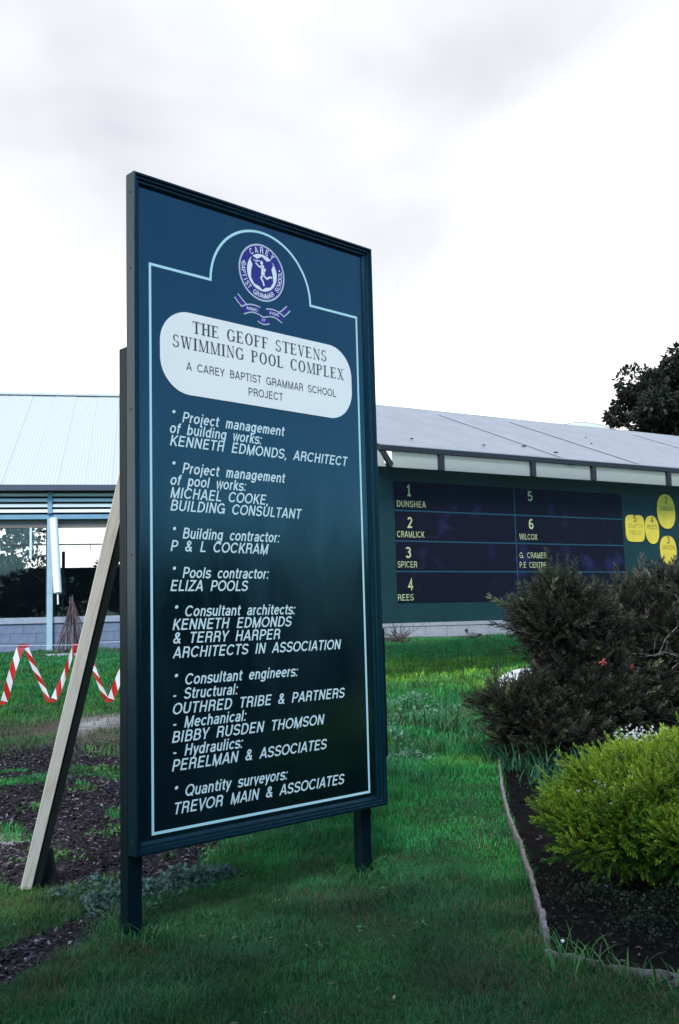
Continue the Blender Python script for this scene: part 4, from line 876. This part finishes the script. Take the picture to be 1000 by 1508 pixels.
# dry twiggy bush at the wall, by the sign's right edge
random.seed(31); bx_, by_ = 1.22, 22.2
mb = MB()
for k in range(34):
    a = Vector((random.gauss(0, .06), random.gauss(0, .05), -.02)); e = Vector((random.gauss(0, .26), random.gauss(0, .12), random.uniform(.2, .52))); p = branch_tube(mb, a, e, .009, .004, .14, 4)
    q_ = p[2]; branch_tube(mb, q_, q_+Vector((random.gauss(0, .12), 0, random.uniform(.05, .2))), .005, .003, .1, 3)
tag(mb.build('dry_bush', M['twig'], loc=(bx_, by_, gz(bx_, by_))), 'leafless twiggy bush against the low wall just right of the sign', 'dry bush')
# fan of bare stakes round the pavilion column
random.seed(33); fx, fy = -5.92, 21.55
fan = MB(); base = gz(fx, fy)
for k in range(46):
    a = random.random()*2*math.pi; rr = random.uniform(.12, .46); e = Vector((math.cos(a)*rr + .0, math.sin(a)*rr*.6, random.uniform(-.05, .05))); tp = Vector((-.28+.02*random.gauss(0, 1)+.0, .35+.02*random.gauss(0, 1), 1.86-base+random.uniform(-.45, .02)))
    fan.tube([e + Vector((-.20, .1, 0)), (e+tp)*.5 + Vector((random.gauss(-.1, .02), random.gauss(.05, .02), 0)), tp], [.012, .011, .008], 5)
o = fan.build('stake_fan', M['twig'], loc=(fx+.28, fy, base)); tag(o, 'fan of dark bare canes gathered at the foot of the white strut', 'canes')
mb = MB(); mb.box(-.50, .42, -.16, .16, -.05, .035); o = mb.build('paving_slab', M['cap'], loc=(-5.60, 20.75, gz(-5.6, 20.75)), bevel=.01); tag(o, 'short pale slab in the grass at the foot of the canes', 'slab')

# ================================================================== BARRIER TAPE
bt = empty('barrier_tape', (0, 0, 0), 0, label='red and white striped barrier tape zigzagging along a string at left', cat='barrier tape')
TD = 9.5
def tp(px, py, D=TD):       # point on the vertical plane of the string
    v = cF + cR2*((px-500)/1466) - cU2*((py-754)/1466); k = D/v.y; return Vector((v.x*k, D, CH+v.z*k))
zig = [(5.5, 1033), (29, 954), (40, 954), (70, 1030), (80, 1029), (110, 953), (128, 953), (156, 1029), (164, 1029), (191, 956), (200, 956), (232, 1030), (240, 1030), (262, 958)]
zig3 = [tp(*p) for p in zig]
zig3 = [tp(-30, 952)] + [tp(-4, 1033)] + zig3
for i in range(len(zig3)-1):
    a, b_ = zig3[i], zig3[i+1]; L_ = (b_-a).length
    mb = MB()
    flatfold = abs(a.z-b_.z) < .05
    w = .058*(.72, 1.1, 1.15, .85)[i % 4]; d = (b_-a).normalized(); nrm = Vector((0, 1, 0)); sidev = d.cross(nrm).normalized()*w/2
    yo = .012*(i % 2)
    if flatfold: mb.add([a+Vector((0, yo, 0))-Vector((.012,0,0)), b_+Vector((.012, yo, 0)), b_+Vector((.012, yo, .035 if a.z > .8 else -.03)), a+Vector((-.012, yo, .035 if a.z > .8 else -.03))], [(0, 1, 2, 3)], i % 2)
    else:
        tw0 = random.uniform(-.25, .25); n_ = max(3, int(L_/.095)); sh_ = .5
        N_ = 2*n_
        for k in range(n_+2):
            def pt(t_, e):       # e: -1..1 across
                t_ = min(max(t_, 0), 1); tw = tw0*math.sin(t_*3.1); return a.lerp(b_, t_) + sidev*e*(1-.45*abs(math.sin(t_*2.2+i))*(i % 3 == 0)) + Vector((0, .02*math.sin(t_*5+i)+.02*e*tw+yo, -.01*math.sin(t_*math.pi)))
            t0 = (k-sh_-.5)/n_; t1 = (k+1-sh_-.5)/n_
            q_ = [pt(t0+0, -1), pt(t1+0, -1), pt(t1+1.0/n_, 1), pt(t0+1.0/n_, 1)]
            if (q_[0]-q_[1]).length < 1e-5 and (q_[2]-q_[3]).length < 1e-5: continue
            mb.add(q_, [(0, 1, 2, 3)], k % 2)
    mb.build('tape_length', [M['tapewhite'], M['red']], bt)
mb = MB(); sp_ = [tp(-60, 950), tp(-10, 951.5), tp(60, 950.5), tp(110, 950), tp(150, 946), tp(200, 944), tp(300, 942)]
mb.tube(sp_, .0028, 5).build('string', M['string'], bt)
for px in (-60, 300):
    p = tp(px, 948); MB().box(p.x-.02, p.x+.02, TD-.02, TD+.02, gz(p.x, TD)-.2, p.z+.08).build('stake', M['darkstake'], bt)

# ================================================================== TIMBER PROP
pr0 = Vector((-1.535, 4.80, 0.0)); pr1 = Vector((-.885, 4.155, 2.02))
tpz = empty('timber_prop', (0, 0, 0), 0, label='raw pine prop leaning against the back of the left sign post', cat='timber prop')
ax = (pr1-pr0).normalized(); sidev = Vector((.97, .18, 0)); sidev = (sidev-ax*sidev.dot(ax)).normalized(); bk = ax.cross(sidev).normalized()
if bk.y < 0: bk = -bk
def prism(name, m, a, w, d, offs, back, cut, length):
    """bar in its own frame (x across, y back, z along), bottom end cut on the slant"""
    vv = []
    for z_, c in ((0, cut), (length, 0)):
        for i, j in ((0, 0), (1, 0), (1, 1), (0, 1)): vv.append((i*w, j*d, z_ - c*i))
    o = MB().add(vv, [(0,3,2,1),(4,5,6,7),(0,1,5,4),(1,2,6,5),(2,3,7,6),(3,0,4,7)]).build(name, m, tpz, bevel=.002)
    mm_ = Matrix.Identity(4); p = a + sidev*offs + bk*back
    for i in range(3): mm_[i][0] = sidev[i]; mm_[i][1] = bk[i]; mm_[i][2] = ax[i]; mm_[i][3] = p[i]
    o.matrix_basis = mm_; return o
LP = (pr1-pr0).length
prism('pine_batten', M['pine'], pr0, .050, .038, 0, 0, .045, LP)
prism('dark_batten', M['darkstake'], pr0 - ax*.03, .036, .03, .051, .008, .03, LP)
mb = MB(); mb.add([(-1.475, 4.86, -.1), (-1.375, 4.86, -.1), (-1.375, 4.93, -.1), (-1.475, 4.93, -.1), (-1.45, 4.87, .17), (-1.415, 4.87, .17), (-1.415, 4.91, .17), (-1.45, 4.91, .17)], [(0,3,2,1),(4,5,6,7),(0,1,5,4),(1,2,6,5),(2,3,7,6),(3,0,4,7)])
tag(mb.build('ground_peg', M['darkstake']), 'short dark peg driven in at the foot of the pine prop', 'peg')

# ================================================================== PROJECT SIGN
SA = 0.757011; SWd, Z0, Z1 = 1.4099, .3166, 3.1140
sg = empty('project_sign', (-0.8261, 4.0, 0), SA, label='tall dark green school building project sign on two posts', cat='sign')
prof = [(0, .0), (.003, -.003), (.010, -.003), (.014, .009), (.021, .010), (.026, .021), (.034, .022), (.042, .031), (.045, .032), (.045, .040)]   # (inwards, y) front moulding
def rail(kind):
    mb = MB(); vv = []
    P = prof + [(.045, .062), (0, .062)]
    for end in (0, 1):
        for w, y_ in P:
            if kind == 'top': p = ((w if end == 0 else SWd-w), y_, Z1-w)
            elif kind == 'bottom': p = ((w if end == 0 else SWd-w), y_, Z0+w)
            elif kind == 'left': p = (w, y_, (Z0+w if end == 0 else Z1-w))
            else: p = (SWd-w, y_, (Z0+w if end == 0 else Z1-w))
            vv.append(p)
    k = len(P); fs = [(i, (i+1) % k, (i+1) % k+k, i+k) for i in range(k)] + [tuple(range(k)), tuple(range(2*k-1, k-1, -1))]
    if kind in ('bottom', 'left'): fs = [f[::-1] for f in fs] if kind == 'bottom' else fs
    return mb.add(vv, fs)
for k_, nm in (('top', 'top_rail'), ('bottom', 'bottom_rail'), ('left', 'left_stile'), ('right', 'right_stile')):
    o = rail(k_).build(nm, M['frame'], sg)
    import bmesh
    bm_ = bmesh.new(); bm_.from_mesh(o.data); bmesh.ops.recalc_face_normals(bm_, faces=bm_.faces); bm_.to_mesh(o.data); bm_.free()
panel = MB().box(.044, SWd-.044, .035, .055, Z0+.044, Z1-.044).build('panel', M['panel'], sg)
# rear posts, corner post and cleat
MB().box(0.0, .066, .064, .122, -.4, 2.372).build('post', M['post'], sg, bevel=.003)
MB().box(1.292, 1.356, .064, .122, -.4, 2.37).build('post', M['post'], sg, bevel=.003)
MB().box(1.40, 1.492, .066, .10, .532, 1.168).build('side_cleat', M['post'], sg, bevel=.003)
MB().box(.07, 1.29, .064, .10, .42, .50).build('cross_rail', M['post'], sg); MB().box(.07, 1.29, .064, .10, 2.0, 2.08).build('cross_rail', M['post'], sg)
for z_ in (.37, .9, 1.5, 2.1, 2.7, 3.03):
    for x_ in (-.0015, ):
        mb = MB(); mb.tube([(-.002, .03, z_), (.002, .03, z_)], .004, 8).build('nail', M['blackiron'], sg)
# pale border line with its arch
YL = .0343; cx_, rr_, zs = .711, .2975, 2.742
line = [(.098, .386), (.098, zs), (cx_-rr_, zs)] + [(cx_-rr_*math.cos(R(a)), zs+.292*math.sin(R(a))) for a in range(5, 180, 5)] + [(cx_+rr_, zs), (1.3205, zs), (1.3205, .386)]
stroke(line, .0115, YL, closed=True).build('border_line', M['line'], panel)
# name plate
cxp, czp, hw, hh, cr_ = .709, 2.383, .563, .183, .150
pp = []
for sx, sz, a0 in ((1, 1, 0), (-1, 1, 90), (-1, -1, 180), (1, -1, 270)):
    for a in range(0, 91, 6): pp.append((cxp+sx*(hw-cr_)+cr_*math.cos(R(a0+a)), czp+sz*(hh-cr_)+cr_*math.sin(R(a0+a))))
n_ = len(pp); plate = MB().add([(a, .0315, b) for a, b in pp] + [(a, .0348, b) for a, b in pp], [tuple(range(n_))] + [((i+1) % n_, i, i+n_, (i+1) % n_+n_) for i in range(n_)]).build('name_plate', M['white_panel'], sg)
YT = .0308
serif_text('THE GEOFF STEVENS', .311, YT, 2.478, plate, M['title'], .054, .795)
serif_text('SWIMMING POOL COMPLEX', .206, YT, 2.402, plate, M['title'], .054, 1.012)
put_sans('A CAREY BAPTIST GRAMMAR SCHOOL', .277, YT, 2.308, plate, M['title'], .037, .885, wt=.115)
put_sans('PROJECT', .616, YT, 2.243, plate, M['title'], .037, .204, wt=.115)
LINES = [("* Project management", .196, .833, 2.077), ("of building works:", .189, .695, 2.024), ("KENNETH EDMONDS, ARCHITECT", .192, 1.235, 1.970),
 ("* Project management", .194, .831, 1.856), ("of pool works:", .19, .60, 1.802), ("MICHAEL COOKE,", .192, .729, 1.747), ("BUILDING CONSULTANT", .192, .926, 1.693),
 ("* Building contractor:", .195, .79, 1.577), ("P & L COCKRAM", .191, .721, 1.522), ("* Pools contractor:", .193, .722, 1.410), ("ELIZA POOLS", .189, .604, 1.355),
 ("* Consultant architects:", .202, .876, 1.248), ("KENNETH EDMONDS", .198, .855, 1.193), ("& TERRY HARPER", .198, .784, 1.137), ("ARCHITECTS IN ASSOCIATION", .197, 1.158, 1.077),
 ("* Consultant engineers:", .198, .884, .965), ("- Structural:", .196, .538, .907), ("OUTHRED TRIBE & PARTNERS", .192, 1.179, .847), ("- Mechanical:", .195, .582, .790), ("BIBBY RUSDEN THOMSON", .191, 1.039, .733),
 ("- Hydraulics:", .194, .561, .676), ("PERELMAN & ASSOCIATES", .19, 1.055, .619), ("* Quantity surveyors:", .194, .811, .511), ("TREVOR MAIN & ASSOCIATES", .194, 1.162, .446)]
for tx, a, b_, z_ in LINES:
    if tx.startswith('* '):
        put_sans(tx, a, YL, z_, panel, M['letter'], .0465, b_-a, shear=.2)
    elif tx.startswith('- '):
        put_sans(tx, a, YL, z_, panel, M['letter'], .0465, b_-a, shear=.2)
    else: put_sans(tx, a, YL, z_, panel, M['letter'], .0465, b_-a, shear=.2)
# crest
crest = empty('crest', (0, 0, 0)); crest.parent = sg
ccx, ccz, cr = .7095, 2.840, .137
disc = lambda r_, y_, nm, m_: flat(ell(ccx, ccz, r_, r_*1.0, 56), y_).build(nm, m_, crest)
disc(cr, .0345, 'rim', M['crestgrey']); disc(cr-.0085, .0342, 'ring_band', M['navy']); disc(.089, .0339, 'inner_disc', M['crestwhite'])
shp = [(-.058, .072), (-.03, .062), (0, .080), (.03, .062), (.058, .072), (.070, .050), (.058, .030), (.066, 0), (.068, -.035), (.050, -.062), (.018, -.070), (0, -.084), (-.018, -.070), (-.050, -.062), (-.068, -.035), (-.066, 0), (-.058, .030), (-.070, .050)]
flat([(ccx+a*.98, ccz+b*.98) for a, b in shp], .0336, None).build('shield', M['navy'], crest)
# shield is concave: rebuild as fan to be safe
for o in crest.children:
    if o.name.startswith('shield'):
        me = o.data; me.clear_geometry(); pts = [(ccx+a*.98, ccz+b*.98) for a, b in shp]; n_ = len(pts)
        me.from_pydata([(ccx, .0336, ccz)] + [(a, .0336, b) for a, b in pts], [], [(0, (i+1) % n_+1, i+1) for i in range(n_)]); me.update()
rm = MB(); yR = .0333
def limb(pts, w): stroke([(ccx+a, ccz+b) for a, b in pts], w, yR, rm)
flat(ell(ccx-.002, ccz+.047, .0085, .010, 14), yR, rm)
limb([(.0, .036), (.006, .012), (.004, -.012)], .021); limb([(-.002, .028), (-.018, .026), (-.038, .040)], .0075); limb([(.004, .028), (.020, .018), (.012, .004)], .0065)
limb([(.004, -.010), (-.008, -.026), (.006, -.044), (.010, -.062)], .009); limb([(.006, -.010), (.028, -.024), (.046, -.012), (.060, -.012)], .009)
limb([(-.050, .052), (-.030, .049), (-.012, .056)], .004); limb([(-.038, .046), (-.026, .056)], .004)
rm.build('runner_figure', M['crestwhite'], crest)
lt = MB()
def arc_text(body, r_, a_mid, step, cap, outward, y_):
    n = len(body)
    for i, ch in enumerate(body):
        if ch == ' ': continue
        me = sans_mesh(ch, cap, None, wt=.15).mesh('g', M['crestwhite']); vs_ = [v.co.copy() for v in me.vertices]; wx = max(v.x for v in vs_); fs = [tuple(p.vertices) for p in me.polygons]; bpy.data.meshes.remove(me)
        ang = a_mid + ((i-(n-1)/2)*step if not outward else -(i-(n-1)/2)*step); A = R(ang)
        rotn = (A - math.pi/2) if outward else (A + math.pi/2); k = min(1, .0185/wx) if wx > 0 else 1
        out = []
        for v in vs_:
            x_, z_ = (v.x - wx/2)*k, v.z - (cap/2); out.append((ccx + r_*math.cos(A) + x_*math.cos(rotn) - z_*math.sin(rotn), y_, ccz + r_*math.sin(A) + x_*math.sin(rotn) + z_*math.cos(rotn)))
        lt.add(out, fs)
arc_text('CAREY', .109, 90, 17.5, .029, True, .0338); arc_text('BAPTIST GRAMMAR SCHOOL', .110, 270, 9.6, .024, False, .0338)
for a in (163, 17): flat(ell(ccx+.110*math.cos(R(a)), ccz+.110*math.sin(R(a)), .0045, .0045, 8), .0338, lt)
lt.build('lettering', M['crestwhite'], crest)
# ribbon
rb0 = .715
def rib(pts, w, y_): 
    stroke(pts, w+.012, y_, None).build('ribbon_edge', M['crestgrey'], crest); stroke(pts, w, y_-.0003, None).build('ribbon', M['navy'], crest)
def wave(x0, x1, z0, z1, b, n=8): return [(x0+(x1-x0)*i/n, z0+(z1-z0)*i/n + b*math.sin(math.pi*i/n)) for i in range(n+1)]
rib(wave(.556, .618, 2.700, 2.652, -.004), .022, .0342); rib(wave(.868, .808, 2.700, 2.652, -.004), .022, .0342)
rib(wave(.590, .692, 2.636, 2.652, .012), .030, .0336); rib(wave(.733, .834, 2.652, 2.636, .012), .030, .0336); rib(wave(.684, .742, 2.618, 2.618, -.008), .028, .0330)
put_sans('ANIMO', .612, .0330, 2.646, crest, M['crestwhite'], .014, .066); put_sans('FIDE', .752, .0330, 2.648, crest, M['crestwhite'], .014, .056); put_sans('ET', .703, .0324, 2.606, crest, M['crestwhite'], .012, .020)
